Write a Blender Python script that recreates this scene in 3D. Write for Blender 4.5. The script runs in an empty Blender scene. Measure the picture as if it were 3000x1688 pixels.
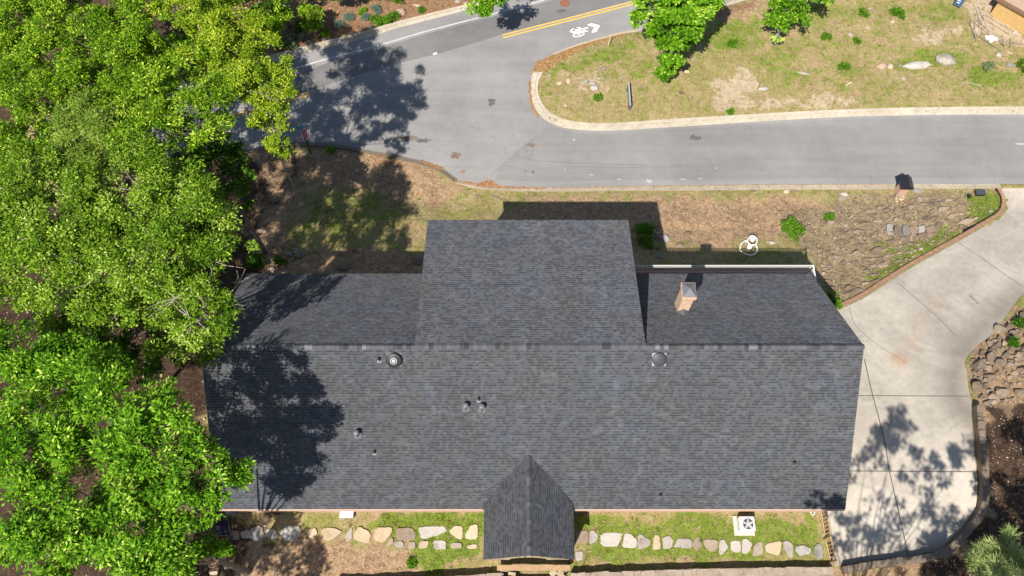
import bpy, bmesh, math, random
import numpy as np
from mathutils import Vector, Matrix
from mathutils.geometry import tessellate_polygon
random.seed(7); rng = np.random.default_rng(7)
R = math.radians
scene = bpy.context.scene
COL = scene.collection

# ------------------------------------------------------------------ camera, sky, sun, exposure
TILT, CAMH, FPX = R(24.2), 46.4, 2505.0
cam = bpy.data.objects.new('Camera', bpy.data.cameras.new('Camera')); COL.objects.link(cam)
cam.location = (0, 0, CAMH); cam.rotation_euler = (TILT, 0, 0)
cam.data.sensor_width = 36; cam.data.lens = 36 * FPX / 3000; cam.data.clip_end = 2000; cam.data.clip_start = 1
scene.camera = cam
SUNV = Vector((.5, 1, -1.48)).normalized()
w = bpy.data.worlds.new('World'); scene.world = w; w.use_nodes = True
sky = w.node_tree.nodes.new('ShaderNodeTexSky'); sky.sky_type = 'NISHITA'; sky.sun_disc = False
sky.sun_elevation = math.asin(-SUNV.z); sky.sun_rotation = R(206.6); sky.air_density = 1.0; sky.dust_density = .6
bg = w.node_tree.nodes['Background']; bg.inputs[1].default_value = .078
w.node_tree.links.new(sky.outputs[0], bg.inputs[0])
sl = bpy.data.lights.new('Sun', 'SUN'); sl.energy = 5.0; sl.angle = R(.5); sl.color = (1, .945, .86)
so = bpy.data.objects.new('Sun', sl); COL.objects.link(so)
so.rotation_euler = SUNV.to_track_quat('-Z', 'Y').to_euler(); so.location = (-20, -40, 60)
scene.view_settings.view_transform = 'Standard'; scene.view_settings.look = 'None'
scene.view_settings.gamma = 1; scene.view_settings.exposure = .72

# ------------------------------------------------------------------ measuring: photo pixel (3000 x 1688) -> point on the ground
sT, cT = math.sin(TILT), math.cos(TILT)
def ray(px, py):
    u = (px - 1500) / FPX; v = (py - 844) / FPX
    return Vector((u, sT - v * cT, -cT - v * sT))
def at_z(px, py, z):
    d = ray(px, py); k = (z - CAMH) / d.z
    return Vector((d.x * k, d.y * k, z))
def _sp(x, k=.6): return k * np.logaddexp(0, np.asarray(x, float) / k)
def g(y):            # the hillside: level behind the house, falling to the road in front
    return -.3457 * (_sp(np.asarray(y, float) - 11.5) - _sp(np.asarray(y, float) - 30.3))
def gnd(px, py, off=0.0):
    d = ray(px, py); a, b = 20., 140.
    for _ in range(44):
        m = (a + b) / 2
        if CAMH + m * d.z > float(g(m * d.y)) + off: a = m
        else: b = m
    return Vector((d.x * a, d.y * a, CAMH + d.z * a))
def gp(pts): return [gnd(x, y) for x, y in pts]
def conv(pts, s, ox, oy): return [(x / s + ox, y / s + oy) for x, y in pts]

# ------------------------------------------------------------------ mesh helpers
class MB:
    def __init__(s): s.v = []; s.f = []; s.uv = {}
    def add(s, vs, fs):
        o = len(s.v); s.v += [tuple(v) for v in vs]; s.f += [tuple(i + o for i in f) for f in fs]; return o
    def box(s, c, size, rz=0, M=None):
        x, y, z = size[0] / 2, size[1] / 2, size[2] / 2
        vs = [Vector((a * x, b * y, d * z)) for d in (-1, 1) for b in (-1, 1) for a in (-1, 1)]
        rm = M if M is not None else Matrix.Rotation(rz, 3, 'Z')
        s.add([rm @ v + Vector(c) for v in vs], [(0, 2, 3, 1), (4, 5, 7, 6), (0, 1, 5, 4), (2, 6, 7, 3), (0, 4, 6, 2), (1, 3, 7, 5)])
    def tube(s, pts, rad, n=6, cap=True):
        pts = [Vector(p) for p in pts]; rings = []
        for i, p in enumerate(pts):
            d = (pts[min(i + 1, len(pts) - 1)] - pts[max(i - 1, 0)])
            if d.length < 1e-6: d = Vector((0, 0, 1))
            d.normalize(); a = d.orthogonal().normalized(); b = d.cross(a)
            r = rad[i] if isinstance(rad, (list, tuple)) else rad
            rings.append([p + a * r * math.cos(t) + b * r * math.sin(t) for t in [2 * math.pi * k / n for k in range(n)]])
        vs = [v for r_ in rings for v in r_]; fs = []
        for i in range(len(pts) - 1):
            for k in range(n):
                fs.append((i * n + k, i * n + (k + 1) % n, (i + 1) * n + (k + 1) % n, (i + 1) * n + k))
        if cap: fs += [tuple(range(n - 1, -1, -1)), tuple(range((len(pts) - 1) * n, len(pts) * n))]
        s.add(vs, fs)
    def lathe(s, c, prof, n=20, M=None):
        vs = []; fs = []; c = Vector(c)
        for r, z in prof:
            for k in range(n):
                t = 2 * math.pi * k / n; v = Vector((r * math.cos(t), r * math.sin(t), z))
                vs.append((M @ v if M is not None else v) + c)
        for i in range(len(prof) - 1):
            for k in range(n):
                fs.append((i * n + k, i * n + (k + 1) % n, (i + 1) * n + (k + 1) % n, (i + 1) * n + k))
        fs += [tuple(range(n - 1, -1, -1)), tuple(range((len(prof) - 1) * n, len(prof) * n))]
        s.add(vs, fs)
    def prism(s, pts, h):      # pts: bottom outline, extruded by vector h
        n = len(pts); h = Vector(h); pts = [Vector(p) for p in pts]
        s.add(pts + [p + h for p in pts], [tuple(range(n - 1, -1, -1)), tuple(range(n, 2 * n))] + [(i, (i + 1) % n, n + (i + 1) % n, n + i) for i in range(n)])
    def build(s, name, mat, parent=None, smooth=False, loc=None):
        me = bpy.data.meshes.new(name)
        vs = s.v
        if loc is not None: vs = [tuple(Vector(v) - Vector(loc)) for v in vs]
        me.from_pydata(vs, [], s.f)
        bm = bmesh.new(); bm.from_mesh(me); bmesh.ops.recalc_face_normals(bm, faces=bm.faces); bm.to_mesh(me); bm.free()
        me.materials.append(mat)
        if smooth: me.shade_smooth()
        o = bpy.data.objects.new(name, me); COL.objects.link(o)
        if parent is not None: o.parent = parent
        if loc is not None: o.location = loc
        return o
def tag(o, label=None, cat=None, group=None, kind=None):
    if label: o['label'] = label
    if cat: o['category'] = cat
    if group: o['group'] = group
    if kind: o['kind'] = kind
    return o
def empty(name, loc, rz=0):
    o = bpy.data.objects.new(name, None); COL.objects.link(o); o.location = loc; o.rotation_euler = (0, 0, rz); o.empty_display_size = .3
    return o
def sheet(name, pts, zoff, mat, cut=.7, kind='structure', parent=None, ylim=33.5):
    """flat outline draped on the hillside"""
    bm = bmesh.new(); vs = [bm.verts.new((p[0], p[1], 0)) for p in pts]
    for t in tessellate_polygon([[Vector((p[0], p[1], 0)) for p in pts]]):
        try: bm.faces.new([vs[i] for i in t])
        except ValueError: pass
    if cut:
        ys = [p[1] for p in pts]; xs = [p[0] for p in pts]
        y = min(ys) + cut * .37
        while y < min(max(ys), ylim):
            bmesh.ops.bisect_plane(bm, geom=bm.verts[:] + bm.edges[:] + bm.faces[:], plane_co=(0, y, 0), plane_no=(0, 1, 0)); y += cut
        if ylim > 90:
            x = min(xs) + cut * .41
            while x < max(xs):
                bmesh.ops.bisect_plane(bm, geom=bm.verts[:] + bm.edges[:] + bm.faces[:], plane_co=(x, 0, 0), plane_no=(1, 0, 0)); x += cut
    for v in bm.verts: v.co.z = float(g(v.co.y)) + zoff
    bmesh.ops.recalc_face_normals(bm, faces=bm.faces)
    for f in bm.faces:
        if f.normal.z < 0: f.normal_flip()
    me = bpy.data.meshes.new(name); bm.to_mesh(me); bm.free(); me.materials.append(mat)
    o = bpy.data.objects.new(name, me); COL.objects.link(o)
    if kind: o['kind'] = kind
    if parent is not None: o.parent = parent
    return o
def resample(pts, n=None, step=None):
    pts = [Vector(p) for p in pts]; L = [0]
    for i in range(1, len(pts)): L.append(L[-1] + (pts[i] - pts[i - 1]).length)
    if n is None: n = max(2, int(L[-1] / step) + 1)
    out = []; j = 0
    for k in range(n):
        t = L[-1] * k / (n - 1)
        while j < len(L) - 2 and L[j + 1] < t: j += 1
        a = (t - L[j]) / max(1e-9, L[j + 1] - L[j]); out.append(pts[j].lerp(pts[j + 1], min(1, max(0, a))))
    return out
def smooth_line(pts, it=2):
    pts = [Vector(p) for p in pts]
    for _ in range(it):
        q = [pts[0]]
        for a, b in zip(pts, pts[1:]): q += [a.lerp(b, .25), a.lerp(b, .75)]
        pts = q + [pts[-1]]
    return pts
def offset_line(pts, d):
    out = []
    for i, p in enumerate(pts):
        t = pts[min(i + 1, len(pts) - 1)] - pts[max(i - 1, 0)]; t.z = 0; t.normalize()
        out.append(p + Vector((-t.y, t.x, 0)) * d)
    return out
def band(name, A, B, prof, mat, parent=None, kind=None, uvlen=False, jit=0):
    """strip between lines A and B; prof: (s across 0..1, height) points of the section"""
    n = len(A); m = len(prof); vs = []; fs = []; L = 0; Ls = []
    for i in range(n):
        if i: L += (A[i] - A[i - 1]).length
        Ls.append(L)
        for s_, h in prof:
            p = A[i].lerp(B[i], s_); vs.append((p.x + random.uniform(-jit, jit), p.y + random.uniform(-jit, jit), float(g(p.y)) + h + random.uniform(-jit, jit)))
    for i in range(n - 1):
        for k in range(m - 1): fs.append((i * m + k, i * m + k + 1, (i + 1) * m + k + 1, (i + 1) * m + k))
    fs += [tuple(range(m)), tuple(range((n - 1) * m, n * m))]
    me = bpy.data.meshes.new(name); me.from_pydata(vs, [], fs)
    bm = bmesh.new(); bm.from_mesh(me); bmesh.ops.recalc_face_normals(bm, faces=bm.faces); bm.to_mesh(me); bm.free()
    uv = me.uv_layers.new(name='UVMap')
    for lp in me.loops:
        i, k = divmod(lp.vertex_index, m); uv.data[lp.index].uv = (Ls[i], prof[k][0])
    me.materials.append(mat); o = bpy.data.objects.new(name, me); COL.objects.link(o)
    if parent is not None: o.parent = parent
    if kind: o['kind'] = kind
    return o
def quads_obj(name, V, mat, tint=None, parent=None, nper=4, loc=None):
    """V: (n, nper, 3) array of separate faces"""
    n = V.shape[0]; me = bpy.data.meshes.new(name)
    if loc is not None: V = V - np.array(loc)[None, None]
    me.vertices.add(n * nper); me.vertices.foreach_set('co', V.astype(np.float32).ravel())
    me.loops.add(n * nper); me.loops.foreach_set('vertex_index', np.arange(n * nper, dtype=np.int32))
    me.polygons.add(n); me.polygons.foreach_set('loop_start', np.arange(0, n * nper, nper, dtype=np.int32))
    me.update(calc_edges=True)
    if tint is not None:
        a = me.attributes.new('tint', 'FLOAT', 'FACE'); a.data.foreach_set('value', tint.astype(np.float32))
    me.materials.append(mat); o = bpy.data.objects.new(name, me); COL.objects.link(o)
    if parent is not None: o.parent = parent
    if loc is not None: o.location = loc
    return o
def inpoly(X, Y, poly):
    X = np.asarray(X); Y = np.asarray(Y); ins = np.zeros(X.shape, bool); n = len(poly)
    for i in range(n):
        x1, y1 = poly[i][0], poly[i][1]; x2, y2 = poly[(i + 1) % n][0], poly[(i + 1) % n][1]
        if y1 == y2: continue
        c = ((y1 > Y) != (y2 > Y)) & (X < (x2 - x1) * (Y - y1) / (y2 - y1) + x1); ins ^= c
    return ins
def polydist(X, Y, poly):
    d = np.full(X.shape, 1e9); n = len(poly)
    for i in range(n):
        x1, y1 = poly[i][0], poly[i][1]; x2, y2 = poly[(i + 1) % n][0], poly[(i + 1) % n][1]
        dx, dy = x2 - x1, y2 - y1; L2 = dx * dx + dy * dy + 1e-12
        t = np.clip(((X - x1) * dx + (Y - y1) * dy) / L2, 0, 1)
        d = np.minimum(d, np.hypot(X - x1 - t * dx, Y - y1 - t * dy))
    return d
def wave_noise(X, Y, sc, seed):
    r = np.random.default_rng(seed); o = np.zeros_like(X, dtype=float)
    for k in range(9):
        a = r.uniform(0, 2 * np.pi); f = r.uniform(.5, 1.6) / sc
        o += np.sin((X * np.cos(a) + Y * np.sin(a)) * f * 2 * np.pi + r.uniform(0, 6.28))
    return o / 4.2

# ------------------------------------------------------------------ materials
class NT:
    def __init__(s, name):
        s.m = bpy.data.materials.new(name); s.m.use_nodes = True; s.t = s.m.node_tree; s.n = s.t.nodes
        s.b = s.n['Principled BSDF']; s.b.inputs['Specular IOR Level'].default_value = .25; s.b.inputs['Roughness'].default_value = .85
    def N(s, typ, **kw):
        nd = s.n.new('ShaderNode' + typ)
        for k, v in kw.items():
            if k.startswith('i_'):
                key = k[2:]; key = int(key) if key.isdigit() else key
                if isinstance(v, bpy.types.NodeSocket): s.t.links.new(v, nd.inputs[key])
                else: nd.inputs[key].default_value = v
            else: setattr(nd, k, v)
        return nd
    def L(s, a, b): s.t.links.new(a, b)
    def math(s, op, a, b=None, c=None, clamp=False):
        nd = s.n.new('ShaderNodeMath'); nd.operation = op; nd.use_clamp = clamp
        for i, v in enumerate((a, b, c)):
            if v is None: continue
            if isinstance(v, bpy.types.NodeSocket): s.t.links.new(v, nd.inputs[i])
            else: nd.inputs[i].default_value = v
        return nd.outputs[0]
    def mix(s, f, a, b, typ='MIX'):
        nd = s.n.new('ShaderNodeMix'); nd.data_type = 'RGBA'; nd.blend_type = typ
        for i, v in ((0, f), (6, a), (7, b)):
            if isinstance(v, bpy.types.NodeSocket): s.t.links.new(v, nd.inputs[i])
            elif i == 0: nd.inputs[0].default_value = v
            else: nd.inputs[i].default_value = (*v, 1)
        return nd.outputs[2]
    def pos(s):
        return s.N('NewGeometry').outputs['Position']
    def noise(s, scale, detail=4, rough=.6, vec=None, dist=0):
        nd = s.N('TexNoise', i_Scale=scale, i_Detail=detail, i_Roughness=rough, i_Distortion=dist)
        if vec is not None: s.L(vec, nd.inputs['Vector'])
        return nd.outputs['Fac']
    def ramp(s, f, stops):
        nd = s.N('ValToRGB'); e = nd.color_ramp.elements
        while len(e) < len(stops): e.new(.5)
        for el, (p, c) in zip(e, stops):
            el.position = p; el.color = (*c, 1) if not isinstance(c, (int, float)) else (c, c, c, 1)
        s.L(f, nd.inputs[0]); return nd.outputs[0]
    def smooth(s, f, lo, hi):
        nd = s.N('MapRange', interpolation_type='SMOOTHSTEP', i_1=lo, i_2=hi); s.L(f, nd.inputs[0]); return nd.outputs[0]
    def color(s, c):
        if isinstance(c, bpy.types.NodeSocket): s.L(c, s.b.inputs['Base Color'])
        else: s.b.inputs['Base Color'].default_value = (*c, 1)
        return s
    def bump(s, h, strength=.5, dist=.05):
        nd = s.N('Bump', i_Strength=strength, i_Distance=dist); s.L(h, nd.inputs['Height']); s.L(nd.outputs[0], s.b.inputs['Normal'])
def simple(name, col, rough=.7, metal=0, vary=.12, scale=6, spec=.3, bump=0):
    t = NT(name); t.b.inputs['Roughness'].default_value = rough; t.b.inputs['Metallic'].default_value = metal; t.b.inputs['Specular IOR Level'].default_value = spec
    n = t.noise(scale, 5, .65, t.pos())
    t.color(t.mix(n, tuple(c * (1 - vary * 2) for c in col), tuple(min(1, c * (1 + vary * 2)) for c in col)))
    if bump: t.bump(n, bump, .05)
    return t.m
def tint_mat(name, stops, trans=0., rough=.65, spec=.12):
    t = NT(name); a = t.N('Attribute', attribute_name='tint'); c = t.ramp(a.outputs['Fac'], stops); t.color(c)
    t.b.inputs['Roughness'].default_value = rough; t.b.inputs['Specular IOR Level'].default_value = spec
    if trans:
        tr = t.N('BsdfTranslucent'); c2 = t.mix(.5, c, (.35, .45, .03), 'MULTIPLY'); c2 = t.mix(.6, c, (.22, .34, .02)); t.L(c2, tr.inputs[0])
        mx = t.N('MixShader', i_0=trans); t.L(t.b.outputs[0], mx.inputs[1]); t.L(tr.outputs[0], mx.inputs[2])
        t.L(mx.outputs[0], t.n['Material Output'].inputs[0])
    return t.m

def asphalt(name, base, warm=.0):
    t = NT(name); p = t.pos()
    big = t.noise(.12, 5, .6, p, .6); med = t.noise(1.1, 6, .7, p); fine = t.noise(13, 6, .85, p)
    sv = t.N('VectorMath', operation='MULTIPLY', i_1=(.05, .85, 1)); t.L(p, sv.inputs[0]); strk = t.noise(1., 5, .6, sv.outputs[0], .2)
    f = t.math('ADD', t.math('MULTIPLY', big, .55), t.math('ADD', t.math('MULTIPLY', med, .25), t.math('ADD', t.math('MULTIPLY', fine, .48), t.math('MULTIPLY', t.math('SUBTRACT', strk, .5), .4))))
    c = t.ramp(f, [(.44, tuple(base * k for k in (.78, .75, .73))), (.61, tuple(base * k for k in (1.02, .985, .955))), (.80, tuple(base * k for k in (1.25, 1.21, 1.16)))])
    st = t.smooth(t.noise(.35, 6, .72, p, 1.2), .60, .74); c = t.mix(t.math('MULTIPLY', st, .35), c, (base * .95, base * .78, base * .66))
    oil = t.smooth(t.noise(1.7, 9, .82, p, .4), .60, .72); c = t.mix(t.math('MULTIPLY', oil, .30), c, (base * .5, base * .48, base * .46))
    pale = t.smooth(t.noise(3.1, 8, .8, p, .3), .66, .76); c = t.mix(t.math('MULTIPLY', pale, .25), c, (base * 1.7, base * 1.7, base * 1.7))
    t.color(c); t.bump(fine, .25, .02); t.b.inputs['Roughness'].default_value = .9
    return t.m
M_road = asphalt('asphalt', .208); M_lane = asphalt('dark_asphalt', .145)
def conc(name, base, dirt=.5):
    t = NT(name); p = t.pos()
    a = t.noise(.35, 6, .65, p, .8); b = t.noise(2.5, 6, .7, p); f = t.math('ADD', t.math('MULTIPLY', a, .6), t.math('MULTIPLY', b, .4))
    c = t.ramp(f, [(.38, tuple(k * .80 for k in base)), (.5, base), (.62, tuple(min(1, k * 1.2) for k in base))])
    wh = t.smooth(t.noise(.55, 8, .75, p, .5), .56, .72); c = t.mix(t.math('MULTIPLY', wh, .35), c, tuple(min(1, k * 1.35) for k in base))
    d = t.smooth(t.noise(6, 6, .75, p), .60, .78); c = t.mix(t.math('MULTIPLY', d, dirt), c, (base[0] * .55, base[1] * .5, base[2] * .42))
    return t, c, b
def kerb_mat(name, base, d):
    t, c, b = conc(name, base, d); s_ = t.N('SeparateXYZ'); t.L(t.N('UVMap', uv_map='UVMap').outputs[0], s_.inputs[0])
    j = t.math('GREATER_THAN', t.math('FRACT', t.math('DIVIDE', s_.outputs[0], 3.1)), .982); c = t.mix(t.math('MULTIPLY', j, .38), c, (.09, .075, .06))
    gut = t.smooth(t.math('ABSOLUTE', t.math('SUBTRACT', s_.outputs[1], .60)), .10, .0); c = t.mix(t.math('MULTIPLY', gut, .35), c, (.16, .125, .09))
    t.color(c); t.bump(b, .3, .03); return t.m
M_kerb = kerb_mat('kerb_concrete', (.33, .28, .21), .6); M_kerb2 = kerb_mat('pale_kerb_concrete', (.40, .35, .275), .55)
t, c, b = conc('driveway_concrete', (.405, .36, .30), .25)
at = t.N('Attribute', attribute_name='stain_shade'); sx = t.N('SeparateColor'); t.L(at.outputs['Color'], sx.inputs[0])
nz = t.noise(1.3, 6, .7, t.pos()); nz2 = t.smooth(nz, .3, .62)
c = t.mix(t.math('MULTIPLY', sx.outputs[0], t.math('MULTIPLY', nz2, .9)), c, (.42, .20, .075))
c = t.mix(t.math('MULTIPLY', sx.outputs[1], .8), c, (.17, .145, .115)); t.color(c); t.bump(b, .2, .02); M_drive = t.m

# shingles: UV in metres, u along the course, v down the slope
def shingles(name, tone=1.0, cool=0.):
    t = NT(name); uv = t.N('UVMap', uv_map='UVMap').outputs[0]; s = t.N('SeparateXYZ'); t.L(uv, s.inputs[0]); u, v = s.outputs[0], s.outputs[1]
    vv = t.math('DIVIDE', v, .143); row = t.math('FLOOR', vv); fr = t.math('FRACT', vv)
    wn = t.N('TexWhiteNoise', noise_dimensions='1D'); t.L(row, wn.inputs['W']); off = wn.outputs['Value']
    def cell(width, mul):
        uu = t.math('ADD', t.math('DIVIDE', u, width), t.math('MULTIPLY', off, mul)); cl = t.math('FLOOR', uu)
        cv = t.N('CombineXYZ'); t.L(cl, cv.inputs[0]); t.L(row, cv.inputs[1])
        n = t.N('TexWhiteNoise', noise_dimensions='2D'); t.L(cv.outputs[0], n.inputs['Vector']); return n.outputs['Value']
    n1 = cell(.155, 17.3); n2 = cell(.47, 31.7); n3 = cell(.27, 7.1)
    gr = t.noise(34, 2, .6, t.pos())
    big = t.noise(.28, 5, .65, t.pos(), .4)
    br = t.math('ADD', t.math('MULTIPLY', n1, .33), t.math('ADD', t.math('MULTIPLY', n2, .25), t.math('ADD', t.math('MULTIPLY', big, .40), t.math('MULTIPLY', gr, .30))))
    k = tone
    c = t.ramp(br, [(.30, (.050 * k, .052 * k, .058 * k)), (.55, (.068 * k, .070 * k, .077 * k)), (.80, (.086 * k, .089 * k, .097 * k))])
    clus = t.smooth(t.noise(.9, 5, .7, t.pos(), .6), .46, .62); pick = t.math('MULTIPLY', t.smooth(n3, .66, .70), clus); c = t.mix(t.math('MULTIPLY', pick, .45), c, (.135 * k, .139 * k, .152 * k))
    hue = t.noise(.6, 5, .7, t.pos(), .5); hm = t.smooth(hue, .38, .62)
    c = t.mix(.8, c, t.mix(hm, (1.03, .99, .95), (.92, .98, 1.09)), 'MULTIPLY')
    line = t.smooth(fr, .66, .80); tooth = t.smooth(n1, .46, .52)
    ln = t.math('MULTIPLY', line, t.math('SUBTRACT', .95, t.math('MULTIPLY', tooth, .75)))
    c = t.mix(ln, c, (.016 * k, .017 * k, .020 * k))  # shadow dashes at the course edges, painted into the shingle colour
    sv = t.N('CombineXYZ'); t.L(t.math('MULTIPLY', u, .9), sv.inputs[0]); t.L(t.math('MULTIPLY', v, .12), sv.inputs[1]); st = t.noise(1.0, 6, .65, sv.outputs[0], .3)
    c = t.mix(.4, c, t.ramp(st, [(.34, (.80, .80, .80)), (.5, (1, 1, 1)), (.68, (1.16, 1.16, 1.15))]), 'MULTIPLY'); t.color(c)
    hgt = t.math('ADD', t.math('MULTIPLY', fr, -.5), t.math('MULTIPLY', tooth, -.35)); hgt = t.math('MULTIPLY', hgt, -1.0)
    t.b.inputs['Diffuse Roughness'].default_value = 1.0; t.bump(hgt, .45, .02); t.b.inputs['Roughness'].default_value = .8; t.b.inputs['Specular IOR Level'].default_value = .35
    return t.m
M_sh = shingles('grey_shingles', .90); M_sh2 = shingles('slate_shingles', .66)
t = NT('ridge_cap_shingles'); a = t.N('Attribute', attribute_name='tint')
t.color(t.ramp(a.outputs['Fac'], [(0, (.028, .029, .032)), (.45, (.062, .064, .070)), (.8, (.09, .093, .10)), (1, (.135, .14, .152))])); M_cap = t.m
def brick_mat(name, c1, c2, mortar, sc=1., uv=False, w=.22, h=.075):
    t = NT(name)
    if uv: vec = t.N('UVMap', uv_map='UVMap').outputs[0]
    else:
        s = t.N('SeparateXYZ'); t.L(t.pos(), s.inputs[0]); cv = t.N('CombineXYZ'); t.L(t.math('ADD', s.outputs[0], s.outputs[1]), cv.inputs[0]); t.L(s.outputs[2], cv.inputs[1]); vec = cv.outputs[0]
    b = t.N('TexBrick', i_Color1=(*c1, 1), i_Color2=(*c2, 1), i_Mortar=(*mortar, 1), i_Scale=1.0)
    b.inputs['Mortar Size'].default_value = .012; b.inputs['Brick Width'].default_value = w; b.inputs['Row Height'].default_value = h; b.inputs['Bias'].default_value = 0
    t.L(vec, b.inputs['Vector']); n = t.noise(9, 4, .6, t.pos())
    t.color(t.mix(.5, b.outputs[0], t.ramp(n, [(.3, (.6, .6, .6)), (.7, (1.3, 1.25, 1.2))]), 'MULTIPLY')); t.bump(b.outputs['Fac'], -.5, .02); return t.m
M_brick = brick_mat('brick_wall', (.36, .17, .10), (.46, .26, .16), (.5, .45, .38))
M_chim = brick_mat('chimney_brick', (.50, .27, .15), (.62, .42, .26), (.60, .52, .42), w=.21, h=.08)
M_bord = brick_mat('border_brick', (.28, .135, .08), (.38, .21, .13), (.27, .21, .15), uv=True, w=.11, h=2)
M_stone = None
def stone_mat(name, cols, bump=.6, scale=3, rnd=True):
    t = NT(name); p = t.pos(); n = t.noise(scale, 7, .7, p, .4); n2 = t.noise(scale * 5, 4, .7, p)
    f = t.math('ADD', t.math('MULTIPLY', n, .65), t.math('MULTIPLY', n2, .35))
    if rnd:
        oi = t.N('ObjectInfo'); f = t.math('ADD', f, t.math('MULTIPLY', t.math('SUBTRACT', oi.outputs['Random'], .5), .34))
    k = len(cols); t.color(t.ramp(f, [(.28 + .46 * i / (k - 1), c) for i, c in enumerate(cols)])); t.bump(n2, bump, .03); return t.m
M_rock = stone_mat('field_stone', [(.11, .08, .055), (.18, .132, .092), (.24, .182, .13), (.30, .235, .175)])
M_rockd = stone_mat('dark_field_stone', [(.08, .062, .046), (.145, .112, .082), (.20, .158, .118), (.27, .215, .16)])
M_rockw = stone_mat('pale_stone', [(.20, .17, .135), (.32, .28, .235), (.43, .39, .345)])
M_bould = stone_mat('pale_boulder', [(.27, .235, .19), (.42, .385, .335), (.54, .50, .45)])
M_rockr = stone_mat('pink_stone', [(.30, .19, .13), (.42, .29, .21), (.52, .40, .31)])
M_rockg = stone_mat('grey_stone', [(.14, .13, .12), (.27, .25, .23), (.42, .40, .38)])
M_flag = {'cream': stone_mat('cream_flagstone', [(.27, .205, .13), (.40, .32, .215), (.48, .40, .30)], .3, 1.8),
          'grey': stone_mat('grey_flagstone', [(.24, .21, .18), (.35, .315, .275), (.43, .395, .35)], .3, 1.8),
          'brown': stone_mat('brown_flagstone', [(.20, .15, .11), (.28, .22, .165), (.34, .28, .22)], .3, 1.8),
          'tan': stone_mat('tan_flagstone', [(.30, .215, .13), (.40, .305, .20), (.46, .38, .27)], .3, 1.8),
          'mottled': stone_mat('mottled_flagstone', [(.12, .115, .105), (.33, .31, .28), (.46, .44, .40)], .3, 2.6)}
M_white = simple('white_paint', (.66, .65, .62), .5, 0, .04)
M_cream = simple('cream_trim', (.44, .31, .23), .6, 0, .06)
M_wood = simple('weathered_wood', (.42, .29, .16), .8, 0, .25, 9, bump=.4)
M_plank = simple('pine_plank', (.34, .22, .12), .75, 0, .15, 5, bump=.3)
M_black = simple('black_metal', (.022, .023, .026), .35, .3, .1, spec=.5)
M_blackp = simple('black_plastic', (.02, .021, .024), .5, 0, .1)
M_galv = simple('galvanised_metal', (.13, .132, .145), .5, .15, .12)
M_flash = simple('bright_flashing', (.30, .30, .315), .45, .3, .05)
M_dkmetal = simple('dark_grey_metal', (.12, .122, .13), .35, .45, .12, spec=.5)
M_lead = simple('lead_grey', (.10, .10, .107), .6, .1, .2)
M_yellow = simple('yellow_road_paint', (.60, .36, .06), .8, 0, .16, 3)
M_line = simple('white_road_paint', (.43, .425, .42), .8, 0, .12, 2.5)
M_sharrow = simple('bright_white_road_paint', (.80, .80, .80), .8, 0, .05)
M_crack = simple('crack_filler', (.115, .105, .10), .9, 0, .2, 8)
M_crackl = simple('concrete_joint', (.12, .105, .085), .9, 0, .2, 8)
M_red = simple('sign_red', (.42, .018, .03), .5, 0, .05)
M_teal = simple('sign_teal', (.03, .30, .33), .5, 0, .08)
M_bark = simple('bark', (.17, .135, .105), .9, 0, .3, 7, bump=.8)
M_barkl = simple('pale_bark', (.36, .30, .24), .9, 0, .2, 7, bump=.6)
M_glass = simple('window_glass', (.04, .05, .06), .08, 0, .05, spec=.6)
M_rust = simple('rusty_iron', (.20, .09, .05), .85, 0, .2, 9)
M_yelwall = simple('yellow_siding', (.46, .30, .12), .7, 0, .12, 4)
M_brnroof = simple('brown_roof_felt', (.36, .25, .185), .85, 0, .1, 3)
M_brntrim = simple('brown_trim', (.17, .10, .06), .7, 0, .1)

# ------------------------------------------------------------------ outlines measured on the photo
ROAD = [(430, 283), (600, 235), (844, 167), (933, 144), (1050, 117), (1166, 80), (1283, 50), (1384, 23), (1500, -8), (1700, -65), (1900, -120), (2300, -230),
        (2700, -150), (2300, -32), (2169, 6), (2091, 29), (1881, 92), (1831, 98), (1722, 126), (1668, 144), (1617, 163), (1574, 184), (1561, 210), (1553, 252), (1559, 303), (1578, 338), (1617, 365), (1668, 379), (1761, 385), (1838, 381), (1994, 371), (2246, 355), (2433, 344), (2627, 338), (2860, 336), (3000, 336), (3500, 330),
        (3500, 545), (3200, 541), (3000, 539), (2860, 538.5), (2250, 541), (1900, 545), (1597, 551), (1481, 547), (1410, 544), (1350, 532), (1293, 490), (1233, 470), (1130, 450), (1069, 439), (972, 421), (867, 416), (780, 425), (600, 470), (430, 522)]
ROADW = gp(ROAD)
DRIVE = [(2926, 552), (2948, 590), (2944, 622), (2899, 655), (2822, 700), (2744, 743), (2666, 786), (2588, 836), (2530, 875), (2472, 902), (2437, 908)]
DRIVEW = gp(DRIVE) + [Vector((16.35, 17.6, 0)), Vector((16.35, 7.7, 0))] + gp([(2420, 1500), (2447, 1660), (2553, 1642), (2660, 1632), (2746, 1618), (2810, 1556), (2858, 1496), (2864, 1427), (2855, 1332), (2847, 1237), (2846, 1180), (2836, 1130), (2833, 1090), (2824, 1062), (2840, 1036), (2869, 1008), (2901, 985), (2931, 949), (2955, 914), (2985, 873), (3020, 840), (3120, 720), (3200, 553), (3060, 551)])
HOUSE = [(-14.4, 7.85), (16.3, 7.85), (16.3, 20), (17.5, 20), (17.5, 21.7), (6.1, 21.7), (6.1, 22.2), (-4.3, 22.2), (-4.3, 20), (-14.4, 20)]

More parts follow.
